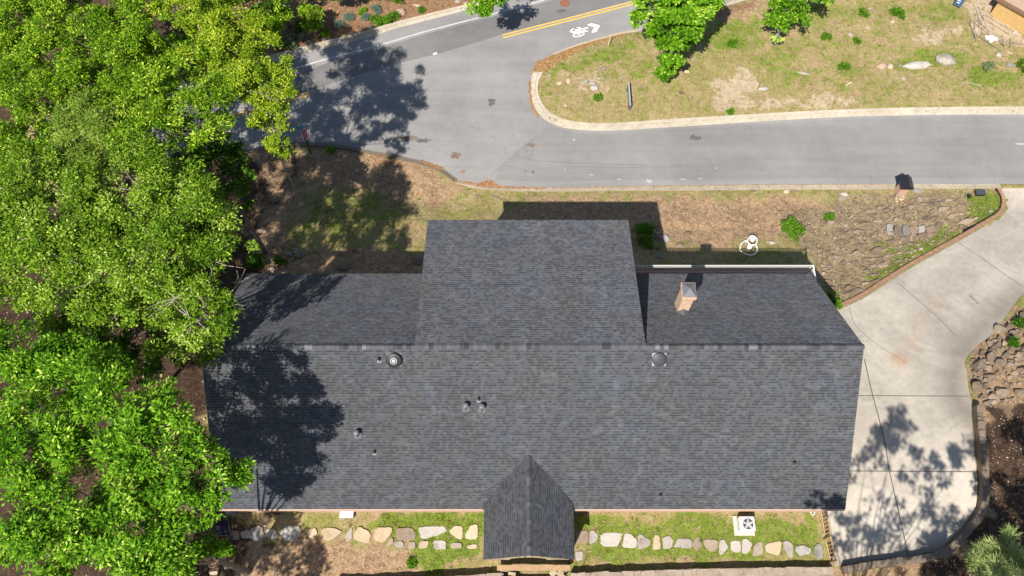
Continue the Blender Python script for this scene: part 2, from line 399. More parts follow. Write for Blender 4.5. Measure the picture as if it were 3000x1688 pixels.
# ------------------------------------------------------------------ ground
def axis(lo, hi, st, far):
    a = list(np.arange(lo, hi, st)); return np.array([lo - f for f in reversed(far)] + a + [hi + f for f in far])
gx = axis(-46, 46, .26, (3, 10, 30, 90, 300)); gy = axis(-4, 56, .26, (3, 10, 30, 90, 300))
X, Y = np.meshgrid(gx, gy)
dR = polydist(X, Y, ROADW); iR = inpoly(X, Y, ROADW); dD = polydist(X, Y, DRIVEW); iD = inpoly(X, Y, DRIVEW)
dP = np.minimum(np.where(iR, 0, dR), np.where(iD, 0, dD))
rough = .16 * wave_noise(X, Y, 5.5, 1) + .06 * wave_noise(X, Y, 1.6, 2) + .03 * wave_noise(X, Y, .8, 3)
far_d = np.clip(dP / 2.2, 0, 1)
Z = g(Y) + rough * far_d * np.where((Y < 8) | (Y > 34), .45, 1.) - .02 + .12 * np.clip((np.where(iR, 0, dR)) / .9 - .1, 0, 1) * (Y > 28)
inside = iR | iD
Z = np.where(inside & (np.minimum(dR, dD) > .12), g(Y) - .16, Z)
iH = inpoly(X, Y, HOUSE)
# zone painting: grass, litter, pale dirt, mulch, forest floor with tree shade in its colour
ZONES = [  # channel, outline in photo px, weight, feather m
 ('G', [(1580, 200), (1640, 180), (1880, 100), (1880, 160), (1760, 200), (1640, 240), (1620, 280), (1640, 330), (1610, 335), (1578, 290)], .6, .8),
 ('G', [(1780, 180), (1900, 150), (1960, 240), (1880, 260), (1790, 230)], .5, 1), ('G', [(2050, 60), (2250, 40), (2250, 140), (2100, 180), (2040, 160)], .6, 1),
 ('G', [(2230, 5), (2780, 0), (2830, 70), (2700, 60), (2560, 50), (2420, 90), (2260, 50)], .5, .9), ('G', [(2560, 190), (2680, 130), (2840, 140), (2860, 215), (2720, 220), (2580, 210)], .62, .9),
 ('G', [(2200, 150), (2480, 90), (2520, 130), (2330, 180), (2480, 240), (2300, 260), (2160, 200)], .55, 1), ('G', [(2640, 25), (2830, 20), (2830, 70), (2680, 80)], .6, .8),
 ('G', [(2260, 225), (2520, 190), (2560, 240), (2300, 260)], .5, .8), ('G', [(2820, 190), (3000, 200), (3000, 270), (2840, 260)], .75, .8),
 ('D', [(2090, 240), (2180, 200), (2230, 240), (2200, 320), (2110, 335), (2060, 300)], .75, 1.1), ('D', [(2600, 110), (2820, 70), (2840, 110), (2700, 130)], .7, .7), ('D', [(2200, 290), (2520, 280), (2500, 320), (2220, 330)], .7, .8),
 ('D', [(2830, 0), (3000, 0), (3000, 130), (2860, 110)], 1., .6), ('D', [(1640, 215), (1760, 200), (1820, 260), (1740, 280), (1650, 270)], .5, .6),
 ('L', [(2080, 30), (2230, -10), (2230, 40), (2120, 70)], 1., .6), ('M', [(2060, 30), (2220, -20), (2220, 30), (2100, 65)], .7, .6),
 ('M', [(600, -160), (1800, -160), (1500, -10), (1384, 15), (1283, 38), (1166, 68), (1050, 100), (933, 130), (850, 150), (600, 225), (500, 240)], 1., .6),
 ('L', [(600, -160), (1300, -160), (1100, 15), (960, 50), (830, 90), (700, 130), (560, 200)], .9, .7),
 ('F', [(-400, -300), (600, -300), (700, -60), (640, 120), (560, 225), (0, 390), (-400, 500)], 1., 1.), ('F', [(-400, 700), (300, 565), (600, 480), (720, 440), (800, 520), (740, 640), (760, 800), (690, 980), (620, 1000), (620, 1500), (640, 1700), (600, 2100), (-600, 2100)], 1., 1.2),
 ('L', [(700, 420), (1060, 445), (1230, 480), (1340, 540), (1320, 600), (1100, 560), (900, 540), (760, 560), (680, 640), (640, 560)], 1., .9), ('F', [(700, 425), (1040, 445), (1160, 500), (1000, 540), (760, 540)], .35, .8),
 ('G', [(880, 560), (1040, 540), (1220, 570), (1250, 640), (1200, 700), (1060, 700), (940, 740), (850, 730), (830, 660)], .5, 1.7), ('G', [(1480, 560), (1560, 565), (1560, 585), (1480, 585)], .6, .5), ('G', [(1330, 600), (1460, 600), (1470, 640), (1300, 640)], .35, .7),
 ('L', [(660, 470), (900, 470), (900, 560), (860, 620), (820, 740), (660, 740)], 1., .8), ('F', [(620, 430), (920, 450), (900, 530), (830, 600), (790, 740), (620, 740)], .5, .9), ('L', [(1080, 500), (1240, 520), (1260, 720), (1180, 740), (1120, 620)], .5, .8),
 ('L', [(760, 740), (1000, 720), (1240, 740), (1250, 860), (700, 860)], .8, .5), ('F', [(1020, 770), (1230, 760), (1230, 830), (1000, 830)], .3, .4),
 ('L', [(1480, 575), (1930, 572), (2420, 575), (2460, 620), (2300, 700), (2160, 720), (2100, 740), (1930, 740), (1900, 690), (1860, 830), (1480, 650)], .72, .8),
 ('G', [(1850, 690), (1980, 690), (2110, 720), (2160, 735), (1930, 740)], .5, .6), ('G', [(1990, 640), (2130, 600), (2180, 640), (2130, 690), (2010, 700)], .25, .8), ('G', [(2150, 660), (2280, 620), (2320, 650), (2240, 690)], .2, .6),
 ('R', [(2280, 640), (2480, 580), (2720, 560), (2880, 570), (2880, 640), (2780, 700), (2600, 800), (2500, 880), (2420, 880), (2390, 760), (2330, 700)], 1., .8),
 ('G', [(2840, 575), (2930, 570), (2935, 620), (2870, 650), (2830, 640)], .95, .5), ('G', [(2520, 830), (2600, 760), (2800, 660), (2820, 690), (2660, 780), (2560, 850)], .75, .4), ('G', [(2430, 860), (2490, 850), (2480, 900), (2440, 900)], .95, .3), ('G', [(2560, 690), (2640, 700), (2640, 760), (2520, 740)], .5, .5), ('G', [(2440, 580), (2560, 570), (2560, 610), (2440, 620)], .4, .5),
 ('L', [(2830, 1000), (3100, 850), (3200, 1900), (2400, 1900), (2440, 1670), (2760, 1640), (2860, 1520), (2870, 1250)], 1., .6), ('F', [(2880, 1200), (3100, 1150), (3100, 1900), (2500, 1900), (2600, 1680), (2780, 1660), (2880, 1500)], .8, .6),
 ('G', [(2890, 1250), (3000, 1230), (3000, 1330), (2900, 1330)], .3, .6), ('G', [(2920, 1480), (3000, 1500), (3000, 1580), (2930, 1560)], .35, .5),
 ('G', [(1690, 1500), (2400, 1500), (2430, 1640), (1690, 1655)], .62, .4), ('D', [(2060, 1520), (2140, 1500), (2140, 1570), (2060, 1560)], .75, .3), ('D', [(1720, 1500), (1800, 1500), (1790, 1540), (1720, 1530)], .5, .3), ('D', [(2250, 1500), (2380, 1500), (2370, 1530), (2260, 1540)], .5, .3), ('D', [(1900, 1615), (2100, 1615), (2090, 1640), (1900, 1640)], .45, .3), ('D', [(1830, 1505), (2020, 1500), (2020, 1522), (1830, 1525)], .5, .25), ('D', [(1740, 1610), (1860, 1610), (1860, 1635), (1740, 1635)], .45, .3),
 ('G', [(1200, 1495), (1420, 1490), (1420, 1600), (1380, 1650), (1215, 1660), (1210, 1600), (1060, 1530), (1060, 1505)], .8, .3), ('G', [(880, 1510), (1060, 1505), (1200, 1530), (1100, 1545), (900, 1540)], .4, .3),
 ('L', [(560, 1580), (1000, 1590), (1210, 1600), (1210, 1690), (1000, 1720), (560, 1760)], .8, .4), ('F', [(560, 1480), (860, 1490), (700, 1700), (560, 1760)], .6, .5), ('D', [(940, 1600), (1200, 1600), (1200, 1670), (960, 1680)], .55, .4),
 ('L', [(1000, 1700), (2440, 1680), (2440, 1900), (1000, 1900)], .7, .3), ('G', [(2150, 1678), (2360, 1672), (2360, 1720), (2150, 1720)], .6, .3),
]
ch = {k: np.zeros_like(X) for k in 'GLDMFR'}
jx = X + .5 * wave_noise(X, Y, 2.2, 11); jy = Y + .5 * wave_noise(X, Y, 2.2, 12)
for k, poly, wt, fe in ZONES:
    pw = gp(poly); d = polydist(jx, jy, pw); ins = inpoly(jx, jy, pw)
    val = wt * np.clip(.5 + np.where(ins, d, -d) / (2 * fe), 0, 1); ch[k] = np.maximum(ch[k], val)
ny, nx = X.shape
me = bpy.data.meshes.new('ground')
co = np.stack([X, Y, Z], -1).reshape(-1, 3); me.vertices.add(nx * ny); me.vertices.foreach_set('co', co.astype(np.float32).ravel())
ii = np.arange(nx * ny).reshape(ny, nx); q = np.stack([ii[:-1, :-1], ii[:-1, 1:], ii[1:, 1:], ii[1:, :-1]], -1).reshape(-1, 4)
me.loops.add(q.size); me.loops.foreach_set('vertex_index', q.astype(np.int32).ravel()); me.polygons.add(len(q)); me.polygons.foreach_set('loop_start', np.arange(0, q.size, 4, dtype=np.int32)); me.update(calc_edges=True); me.shade_smooth()
a1 = me.attributes.new('zone', 'FLOAT_COLOR', 'POINT'); a1.data.foreach_set('color', np.stack([ch['G'], ch['L'], ch['D'], ch['M']], -1).astype(np.float32).ravel())
a2 = me.attributes.new('zone2', 'FLOAT_COLOR', 'POINT'); a2.data.foreach_set('color', np.stack([ch['F'], ch['R'], ch['R'] * 0, ch['R'] * 0 + 1], -1).astype(np.float32).ravel())
t = NT('ground_soil_and_turf'); p = t.pos()
za = t.N('Attribute', attribute_name='zone'); zs = t.N('SeparateColor'); t.L(za.outputs['Color'], zs.inputs[0]); zb = t.N('Attribute', attribute_name='zone2'); zs2 = t.N('SeparateColor'); t.L(zb.outputs['Color'], zs2.inputs[0])
n_f = t.noise(3.4, 8, .78, p); n_m = t.noise(1.7, 7, .7, p, .5); n_l = t.noise(.45, 6, .65, p, .6); n_v = t.noise(14, 5, .75, p)
def rmp(f, *cs):
    k = len(cs); return t.ramp(f, [(.36 + .28 * i / (k - 1), c) for i, c in enumerate(cs)])
mixn = t.math('ADD', t.math('MULTIPLY', n_f, .55), t.math('MULTIPLY', n_v, .45))
dry = rmp(mixn, (.15, .11, .055), (.29, .22, .11), (.42, .33, .20)); olive = rmp(mixn, (.09, .09, .025), (.21, .19, .06), (.33, .29, .13))
green = rmp(mixn, (.022, .04, .006), (.13, .175, .025), (.26, .30, .06))
lit = rmp(mixn, (.09, .056, .034), (.285, .186, .108), (.51, .37, .245)); dirt = rmp(mixn, (.24, .18, .115), (.37, .29, .195), (.50, .42, .31))
mul = rmp(mixn, (.11, .055, .028), (.21, .12, .065), (.31, .20, .12)); forest = rmp(mixn, (.016, .010, .007), (.058, .036, .024), (.14, .088, .06)); rub = rmp(mixn, (.07, .05, .03), (.24, .18, .105), (.42, .33, .21))  # forest floor colour is darkened to hold the shade under the crowns
def gate(w_, amt=.55, lo=.38, hi=.62):
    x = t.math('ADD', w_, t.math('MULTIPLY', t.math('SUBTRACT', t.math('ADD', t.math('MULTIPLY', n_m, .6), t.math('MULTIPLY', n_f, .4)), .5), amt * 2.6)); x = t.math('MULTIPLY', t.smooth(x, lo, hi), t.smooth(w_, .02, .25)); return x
c = t.mix(t.smooth(t.math('ADD', t.math('MULTIPLY', n_l, .5), t.math('MULTIPLY', n_m, .5)), .42, .60), dry, olive)
c = t.mix(t.math('MULTIPLY', t.smooth(n_m, .53, .63), .75), c, green)
c = t.mix(gate(zs.outputs[2]), c, dirt); c = t.mix(gate(zs.outputs[1]), c, lit); c = t.mix(gate(za.outputs['Alpha']), c, mul)
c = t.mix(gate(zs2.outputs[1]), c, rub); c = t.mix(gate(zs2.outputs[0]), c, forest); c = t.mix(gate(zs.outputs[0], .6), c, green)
t.color(c); t.bump(mixn, .9, .09); t.b.inputs['Roughness'].default_value = .95; t.b.inputs['Specular IOR Level'].default_value = .1
me.materials.append(t.m); go = bpy.data.objects.new('ground', me); COL.objects.link(go); go['kind'] = 'structure'
def zsample(k, x, y):
    i = np.clip(np.searchsorted(gx, x) - 1, 0, nx - 2); j = np.clip(np.searchsorted(gy, y) - 1, 0, ny - 2)
    fx = np.clip((x - gx[i]) / (gx[i + 1] - gx[i]), 0, 1); fy = np.clip((y - gy[j]) / (gy[j + 1] - gy[j]), 0, 1)
    return (k[j, i] * (1 - fx) * (1 - fy) + k[j, i + 1] * fx * (1 - fy) + k[j + 1, i] * (1 - fx) * fy + k[j + 1, i + 1] * fx * fy)
def tz(x, y): return float(zsample(Z, np.array([x]), np.array([y]))[0])
def gpt(px, py):
    p = gnd(px, py); return Vector((p.x, p.y, tz(p.x, p.y)))

# ------------------------------------------------------------------ roads, kerbs, driveway
sheet('road', ROADW, 0, M_road, .6)
LANE = [(868, 222), (972, 178), (1088, 148), (1244, 101), (1438, 51), (1560, 18), (1660, -10), (1800, -50), (1990, -35), (1819, 10), (1640, 58), (1473, 99), (1438, 112), (1283, 158), (1158, 188), (1040, 222), (960, 250), (905, 266), (868, 276)]
sheet('lane_resurfacing', gp(LANE), .004, M_lane, 0)
sheet('side_street_surface', gp([(1612, 372), (1690, 390), (1761, 392), (1838, 388), (1994, 378), (2246, 362), (2433, 351), (2627, 345), (2860, 343), (3000, 343), (3500, 337), (3500, 528), (3200, 524), (3000, 522), (2860, 521), (2250, 524), (1900, 528), (1597, 533), (1450, 528), (1462, 493), (1508, 451), (1560, 408)]), .0025, asphalt('side_street_asphalt', .186, .02), .6)
def stripe(name, pts, wdt, mat, zoff=.008, parent=None, kind='structure', step=.5, taper=False):
    pts = resample(pts, step=step); n = len(pts); vs = []; fs = []
    for i, (a, b) in enumerate(zip(offset_line(pts, wdt / 2), offset_line(pts, -wdt / 2))):
        if taper:
            k = random.uniform(.2, .8) * (0.3 if i in (0, n - 1) else 1); m = (a + b) / 2; a = m.lerp(a, k); b = m.lerp(b, k)
        vs += [(a.x, a.y, float(g(a.y)) + zoff), (b.x, b.y, float(g(b.y)) + zoff)]
    fs = [(2 * i, 2 * i + 1, 2 * i + 3, 2 * i + 2) for i in range(n - 1)]
    m_ = MB(); m_.add(vs, fs); o = m_.build(name, mat, parent)
    if kind: o['kind'] = kind
    return o
EDGE = gp([(450, 330), (600, 285), (844, 206), (972, 169), (1088, 140), (1244, 93), (1438, 43), (1560, 10), (1700, -32), (1900, -85)])
stripe('white_edge_line', EDGE, .115, M_line)
for dd in (-.13, .13):
    stripe('yellow_centre_line', offset_line(gp([(1473, 107), (1560, 84.5), (1700, 48.5), (1819, 18), (1990, -27), (2200, -85)]), dd), .12, M_yellow)
    stripe('yellow_centre_line', offset_line(gp([(500, 395), (700, 336), (805, 305), (909, 273)]), dd), .12, M_yellow)
# bicycle-and-chevron marking
def zs_(pts): return gp(conv(pts, 14.49, 1640, 50))
SH = [([(600, 497), (520, 540), (455, 585), (440, 620), (480, 648), (600, 640), (720, 612), (810, 580), (880, 550), (912, 520), (900, 485), (820, 455), (720, 468)], .075), ([(650, 558), (800, 548), (900, 515), (1050, 485), (1205, 458)], .085),
      ([(905, 520), (800, 600), (740, 650)], .07), ([(1000, 530), (1055, 570), (1100, 600), (1150, 598)], .085), ([(565, 705), (700, 655), (800, 632), (1000, 612), (1080, 600)], .085), ([(760, 650), (900, 640), (1000, 655), (1035, 690), (1010, 745), (930, 790), (800, 828), (640, 840), (555, 815), (575, 775), (660, 715)], .075),
      ([(690, 690), (780, 745), (880, 690), (960, 655)], .07), ([(1120, 575), (1160, 620)], .12),
      ([(1190, 332), (1540, 425)], .13), ([(1525, 405), (1385, 668)], .13), ([(1300, 295), (1675, 388)], .13), ([(1662, 370), (1508, 645)], .13)]
mb = MB()
for k, (pts, wd) in enumerate(SH):
    pl = resample(zs_(pts), step=.08); A = offset_line(pl, wd / 2); B = offset_line(pl, -wd / 2); n = len(pl); zz = .009 + .0012 * k
    mb.add([(v.x, v.y, float(g(v.y)) + zz) for ab in zip(A, B) for v in ab], [(2 * i, 2 * i + 1, 2 * i + 3, 2 * i + 2) for i in range(n - 1)])
mb.build('bicycle_lane_marking', M_sharrow)['kind'] = 'structure'
mb = MB()
for k, (pts, wd) in enumerate([([(1425, 18), (1416, 30), (1424, 38), (1438, 36), (1442, 28)], .08), ([(1398, 36), (1408, 30)], .1)]):
    pl = resample(gp(pts), step=.08); A = offset_line(pl, wd / 2); B = offset_line(pl, -wd / 2)
    mb.add([(v.x, v.y, float(g(v.y)) + .01 + .001 * k) for ab in zip(A, B) for v in ab], [(2 * i, 2 * i + 1, 2 * i + 3, 2 * i + 2) for i in range(len(pl) - 1)])
mb.build('bicycle_lane_marking', M_sharrow)['kind'] = 'structure'
for pts, wd in [([(1608, 368), (1560, 408), (1508, 451), (1478, 478), (1440, 512)], .05), ([(1508, 455), (1540, 464), (1574, 472), (1640, 476), (1699, 478), (1800, 481), (1900, 484)], .05), ([(1261, 430), (1293, 446), (1314, 451), (1324, 460), (1346, 463)], .035),
                ([(1476, 485), (1520, 492), (1560, 505)], .03), ([(1640, 487), (1750, 490), (1880, 492), (2000, 489)], .03), ([(1375, 368), (1410, 385), (1460, 410)], .03), ([(2550, 480), (2552, 505), (2553, 535)], .03), ([(2910, 500), (2912, 518), (2914, 537)], .03), ([(1130, 398), (1160, 402), (1200, 410), (1230, 416)], .03),
                ([(1470, 150), (1482, 140), (1490, 125)], .05), ([(1360, 180), (1374, 165), (1378, 158)], .03), ([(2040, 372), (2042, 400)], .02), ([(2250, 440), (2330, 436), (2420, 438), (2520, 446)], .025), ([(2700, 430), (2760, 425), (2830, 432)], .03)]:
    stripe('road_crack', smooth_line(gp(pts), 1), wd, M_crack, .006, step=.15, taper=True)
rr = random.Random(5)
for _ in range(30):      # crazed patch where the side street meets the intersection
    x, y = 1530 + rr.gauss(0, 32), 440 + rr.gauss(0, 17)
    stripe('road_crack', gp([(x, y), (x + rr.uniform(-14, 14), y + rr.uniform(-8, 8)), (x + rr.uniform(-22, 22), y + rr.uniform(-14, 14))]), .03, M_crack, .0065 + rr.uniform(0, .001), step=.15, taper=True)
for _ in range(18):
    x, y = 1190 + rr.gauss(0, 40), 408 + rr.gauss(0, 6)
    stripe('road_crack', gp([(x, y), (x + rr.uniform(-14, 14), y + rr.uniform(-5, 5)), (x + rr.uniform(-22, 22), y + rr.uniform(-8, 8))]), .03, M_crack, .0065 + rr.uniform(0, .001), step=.15, taper=True)
M_stain = simple('asphalt_stain', (.15, .115, .09), .9, 0, .25, 5); M_stain2 = simple('dark_asphalt_stain', (.10, .095, .09), .9, 0, .3, 5); M_splash = simple('pale_splash', (.34, .335, .33), .9, 0, .2, 6)
def blotch(name, px, py, rx, ry, mat, n=18, zoff=.005, seed=0):
    r = random.Random(seed); c0 = gnd(px, py)
    pts = [Vector((c0.x + rx * math.cos(a) * k, c0.y + ry * math.sin(a) * k, 0)) for a, k in [(2 * math.pi * i / n, r.uniform(.45, 1.1)) for i in range(n)]]
    return sheet(name, pts, zoff, mat, .5)
for i, (x, y, a, b, m) in enumerate([(1335, 455, .45, .35, M_stain), (1440, 300, .35, .45, M_stain2), (2035, 404, .45, .3, M_stain2), (1562, 504, .16, .14, M_stain2), (1540, 502, .1, .1, M_stain2), (1645, 33, .5, .2, M_stain2), (1190, 404, .9, .3, M_stain), (1555, 425, .5, .25, M_stain), (1240, 412, .7, .25, M_stain2),
                                     (1902, 531, .30, .2, M_splash), (1733, 512, .2, .06, M_splash), (1682, 410, .1, .12, M_splash), (2000, 525, .3, .06, M_splash), (1655, 497, .1, .06, M_splash), (2097, 493, .1, .05, M_splash), (1815, 526, .2, .06, M_splash), (2990, 422, .6, .12, M_splash), (2050, 524, .2, .05, M_splash)]):
    blotch('road_stain', x, y, a, b, m, 16, .0052 + .0001 * i, i)
sheet('white_patch', gp([(1268, 157), (1279, 154), (1281, 158), (1270, 161)]), .012, M_sharrow, 0)
mh = MB(); mh.lathe(gnd(1655, 9.5) + Vector((0, 0, -.03)), [(.40, 0), (.40, .045), (.34, .05), (.33, .042), (0.02, .044)], 28)
tag(mh.build('manhole_cover', M_rust), 'rusty round manhole cover set in the main road', 'manhole cover')
# kerbs
PK = [(0, -.1), (0, .012), (.55, .03), (.68, .13), (1, .14), (1, -.2)]
def kerb(outer, inner, mat, prof=PK, n=90):
    A = resample(smooth_line(gp(outer), 2), n=n); B = resample(smooth_line(gp(inner), 2), n=n)
    return band('kerb', A, B, prof, mat, kind='structure')
kerb([(440, 284), (600, 237), (844, 169), (933, 146), (1050, 119), (1166, 82), (1283, 52), (1384, 25), (1500, -6), (1700, -63)], [(436, 268), (596, 221), (842, 151), (931, 128), (1048, 101), (1164, 66), (1281, 37), (1381, 13), (1496, -18), (1696, -75)], M_kerb2)
kerb([(1561, 208), (1553, 252), (1559, 303), (1578, 338), (1617, 365), (1668, 379), (1761, 385), (1838, 381), (1994, 371), (2246, 355), (2433, 344), (2627, 338), (2860, 336), (3000, 336), (3300, 334)],
     [(1590, 216), (1573, 253), (1581, 295), (1604, 329), (1644, 351), (1690, 361), (1761, 365), (1838, 361), (1994, 350), (2246, 335), (2433, 325), (2627, 318.5), (2860, 315.5), (3000, 315), (3300, 313)], M_kerb2, n=140)
kerb([(1340, 528), (1410, 545), (1481, 548), (1597, 552), (1900, 546), (2250, 542), (2600, 540), (2930, 539)], [(1335, 540), (1405, 556), (1480, 561), (1597, 563), (1900, 560), (2250, 558), (2600, 556), (2930, 554)], M_kerb, n=100)
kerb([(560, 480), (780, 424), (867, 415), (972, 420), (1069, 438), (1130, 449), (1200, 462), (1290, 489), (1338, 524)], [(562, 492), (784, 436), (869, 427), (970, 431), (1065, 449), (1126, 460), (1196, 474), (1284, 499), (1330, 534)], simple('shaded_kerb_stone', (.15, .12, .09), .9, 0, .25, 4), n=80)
kerb([(1620, 162), (1668, 143), (1722, 125), (1831, 97), (1881, 91), (2091, 28), (2169, 5), (2300, -33)], [(1620, 158), (1668, 139), (1722, 120.5), (1831, 91.5), (1881, 84), (2091, 20), (2169, -3), (2300, -41)], M_kerb, [(0, -.1), (0, .012), (.4, .05), (1, .06), (1, -.2)], n=60)
# driveway
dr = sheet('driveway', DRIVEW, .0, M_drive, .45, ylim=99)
at = dr.data.attributes.new('stain_shade', 'FLOAT_COLOR', 'POINT'); vv = np.zeros(len(dr.data.vertices) * 3, np.float32); dr.data.vertices.foreach_get('co', vv); vv = vv.reshape(-1, 3)
def near_line(pts, wd):
    d = np.full(len(vv), 9.)
    P_ = gp(pts)
    for a, b in zip(P_, P_[1:]):
        dx, dy = b.x - a.x, b.y - a.y; tt = np.clip(((vv[:, 0] - a.x) * dx + (vv[:, 1] - a.y) * dy) / (dx * dx + dy * dy), 0, 1); d = np.minimum(d, np.hypot(vv[:, 0] - a.x - tt * dx, vv[:, 1] - a.y - tt * dy))
    return np.clip(1 - d / wd, 0, 1)
rust = np.maximum.reduce([near_line([(2632, 1060), (2660, 1020), (2700, 960)], .6) * .35, near_line([(2625, 1050), (2650, 1062)], .45) * 1.2, near_line([(2700, 960), (2740, 880)], .6) * .2])
dark = np.maximum.reduce([near_line([(2990, 860), (2880, 960), (2810, 1040), (2790, 1110), (2800, 1170), (2840, 1215)], 1.5) * .9, near_line([(2750, 1620), (2640, 1640), (2450, 1655)], .8) * .8, near_line([(2690, 1130), (2720, 1060), (2640, 1040)], .7) * .35, near_line([(2870, 640), (2700, 760), (2560, 850)], .5) * .4, near_line([(2960, 640), (2840, 780), (2700, 900)], 2.5) * .25])  # darker concrete bands, plus the lower wall's shadow strip painted in
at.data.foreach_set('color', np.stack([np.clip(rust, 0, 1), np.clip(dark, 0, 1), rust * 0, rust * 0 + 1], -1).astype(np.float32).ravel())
for pts, wd in [([(2505, 1159), (2660, 1160), (2838, 1161)], .05), ([(2488, 1380), (2660, 1381), (2855, 1382)], .05), ([(2532, 1052), (2556, 1157), (2604, 1375), (2639, 1527), (2660, 1624)], .06), ([(2806, 710), (2870, 752), (2942, 803), (3000, 842)], .04), ([(2630, 828), (2690, 880), (2748, 931), (2800, 985)], .04), ([(2841, 865), (2868, 892)], .07), ([(2487, 903), (2507, 958), (2573, 1013), (2639, 1052)], .03)]:
    stripe('concrete_joint', gp(pts), wd, M_crackl, .005, step=.4)

# ------------------------------------------------------------------ the house
house = empty('brick_house', (1, 14, 0)); HB = Vector((1, 14, 0))
tag(house, 'long house under a grey shingle roof with a brick chimney and small entrance gable', 'house')
def part(o, par=house):
    mw = o.matrix_basis.copy(); o.parent = par; base = Vector((0, 0, 0)); q = par
    while q is not None: base += q.location; q = q.parent
    o.location = mw.translation - base; return o
XL, XR, YR, ZR = -14.77, 16.68, 14.1, 8.33
YS, ZS, YN, ZN = 7.45, 2.85, 20.3, 3.2; YD, ZD, DL, DR = 22.5, 5.4, -4.6, 6.34
def roof_plane(mb, uvs, a, b, c, d, th=.14):
    """a,b along the ridge, c,d along the eave below b,a"""
    a, b, c, d = map(Vector, (a, b, c, d)); dn = Vector((0, 0, -th)); o = len(mb.v)
    mb.add([a, b, c, d, a + dn, b + dn, c + dn, d + dn], [(0, 1, 2, 3), (7, 6, 5, 4), (0, 4, 5, 1), (1, 5, 6, 2), (2, 6, 7, 3), (3, 7, 4, 0)])
    ax = (b - a).normalized(); nrm = ax.cross(d - a); sl_ = nrm.cross(ax).normalized()
    if sl_.z > 0: sl_ = -sl_
    for i, p in enumerate((a, b, c, d)):
        for k in (0, 4): uvs[o + i + k] = ((p - a).dot(ax) + 40, (p - a).dot(sl_) + 10.)
def roof_build(name, mb, uvs, mat, par=house):
    me = bpy.data.meshes.new(name); me.from_pydata([tuple(v) for v in mb.v], [], mb.f)
    bm = bmesh.new(); bm.from_mesh(me); bmesh.ops.recalc_face_normals(bm, faces=bm.faces); bm.to_mesh(me); bm.free()
    uv = me.uv_layers.new(name='UVMap')
    for lp in me.loops: uv.data[lp.index].uv = uvs[lp.vertex_index]
    me.materials.append(mat); o = bpy.data.objects.new(name, me); COL.objects.link(o); return part(o, par)
mb = MB(); uvs = {}
roof_plane(mb, uvs, (XL, YR, ZR), (XR, YR, ZR), (XR, YS, ZS), (XL, YS, ZS)); roof_plane(mb, uvs, (XL, YR, ZR - .003), (XR, YR, ZR - .003), (XR, YN, ZN), (XL, YN, ZN))
roof = roof_build('roof', mb, uvs, M_sh)
mb = MB(); uvs = {}; roof_plane(mb, uvs, (DL, YR + .02, ZR + .012), (DR, YR + .02, ZR + .012), (DR, YD, ZD), (DL, YD, ZD)); roof_build('dormer_roof', mb, uvs, M_sh)
mb = MB(); uvs = {}; PX = .83
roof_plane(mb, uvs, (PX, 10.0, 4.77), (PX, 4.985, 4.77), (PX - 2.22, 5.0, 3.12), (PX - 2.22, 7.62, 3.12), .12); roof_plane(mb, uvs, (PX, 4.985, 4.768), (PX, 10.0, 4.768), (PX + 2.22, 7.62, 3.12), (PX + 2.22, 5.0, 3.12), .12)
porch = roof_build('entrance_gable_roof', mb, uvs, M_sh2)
# ridge caps
V = []; tn = []
def cap_row(p0, p1, wl, wr, dl, dr, step=.21):
    p0, p1 = Vector(p0), Vector(p1); d = (p1 - p0); n = int(d.length / step)
    for i in range(n):
        a = p0 + d * (i / n); b = p0 + d * ((i + 1.12) / n); tt = random.choice([.25, .4, .45, .5, .5, .55, .6, .7, .95, .1]) + random.uniform(-.06, .06)
        for sd, wd in ((dl, wl), (dr, wr)):
            s_ = Vector(sd).normalized() * wd; la = Vector((0, 0, .035)); lb = Vector((0, 0, .018)); V.append([a + lb, b + la, b + la + s_, a + lb + s_]); tn.append(tt)
sd = (0, YS - YR, ZS - ZR); nd = (0, YN - YR, ZN - ZR); dd = (0, YD - YR, ZD - ZR)
cap_row((XL, YR, ZR), (DL, YR, ZR), .19, .17, sd, nd); cap_row((DL, YR, ZR + .014), (DR, YR, ZR + .014), .19, .17, sd, dd); cap_row((DR, YR, ZR), (XR, YR, ZR), .19, .17, sd, nd)
part(quads_obj('ridge_cap', np.array([[tuple(p) for p in f] for f in V]), M_cap, np.array(tn)))
V = []; tn = []
cap_row((PX, 9.7, 4.775), (PX, 5.0, 4.775), .15, .15, (-2.22, 0, -1.65), (2.22, 0, -1.65), .2)
part(quads_obj('ridge_cap', np.array([[tuple(p) for p in f] for f in V]), M_cap, np.array(tn) * .8))
# walls
mb = MB(); ov = .32; sS = (ZR - ZS) / (YR - YS); sN = (ZR - ZN) / (YN - YR)
y0, y1 = YS + ov, YN - ov; x0, x1 = XL + .3, XR - .3
prof = [(y0, -.6), (y1, -5.6), (y1, ZR - sN * (y1 - YR) - .16), (YR, ZR - .16), (y0, ZR - sS * (YR - y0) - .16)]
mb.prism([(x0, y, z) for y, z in prof], (x1 - x0, 0, 0))
sD = (ZR - ZD) / (YD - YR); yd = YD - .3
prof = [(y1 + .004, -6.5), (yd, -6.5), (yd, ZR - sD * (yd - YR) - .17), (YR + .3, ZR - sD * .3 - .17), (YR + .3, 3)]
mb.prism([(DL + .28, y, z) for y, z in prof], (DR - DL - .56, 0, 0))
part(mb.build('wall', M_brick))
mb = MB(); mb.box((( XL + PX - 2.3) / 2, YS - .03, ZS - .13), (PX - 2.3 - XL - .02, .07, .16)); mb.box(((XR + PX + 2.3) / 2, YS - .03, ZS - .13), (XR - PX - 2.3 - .02, .07, .16)); part(mb.build('fascia_board', M_cream))
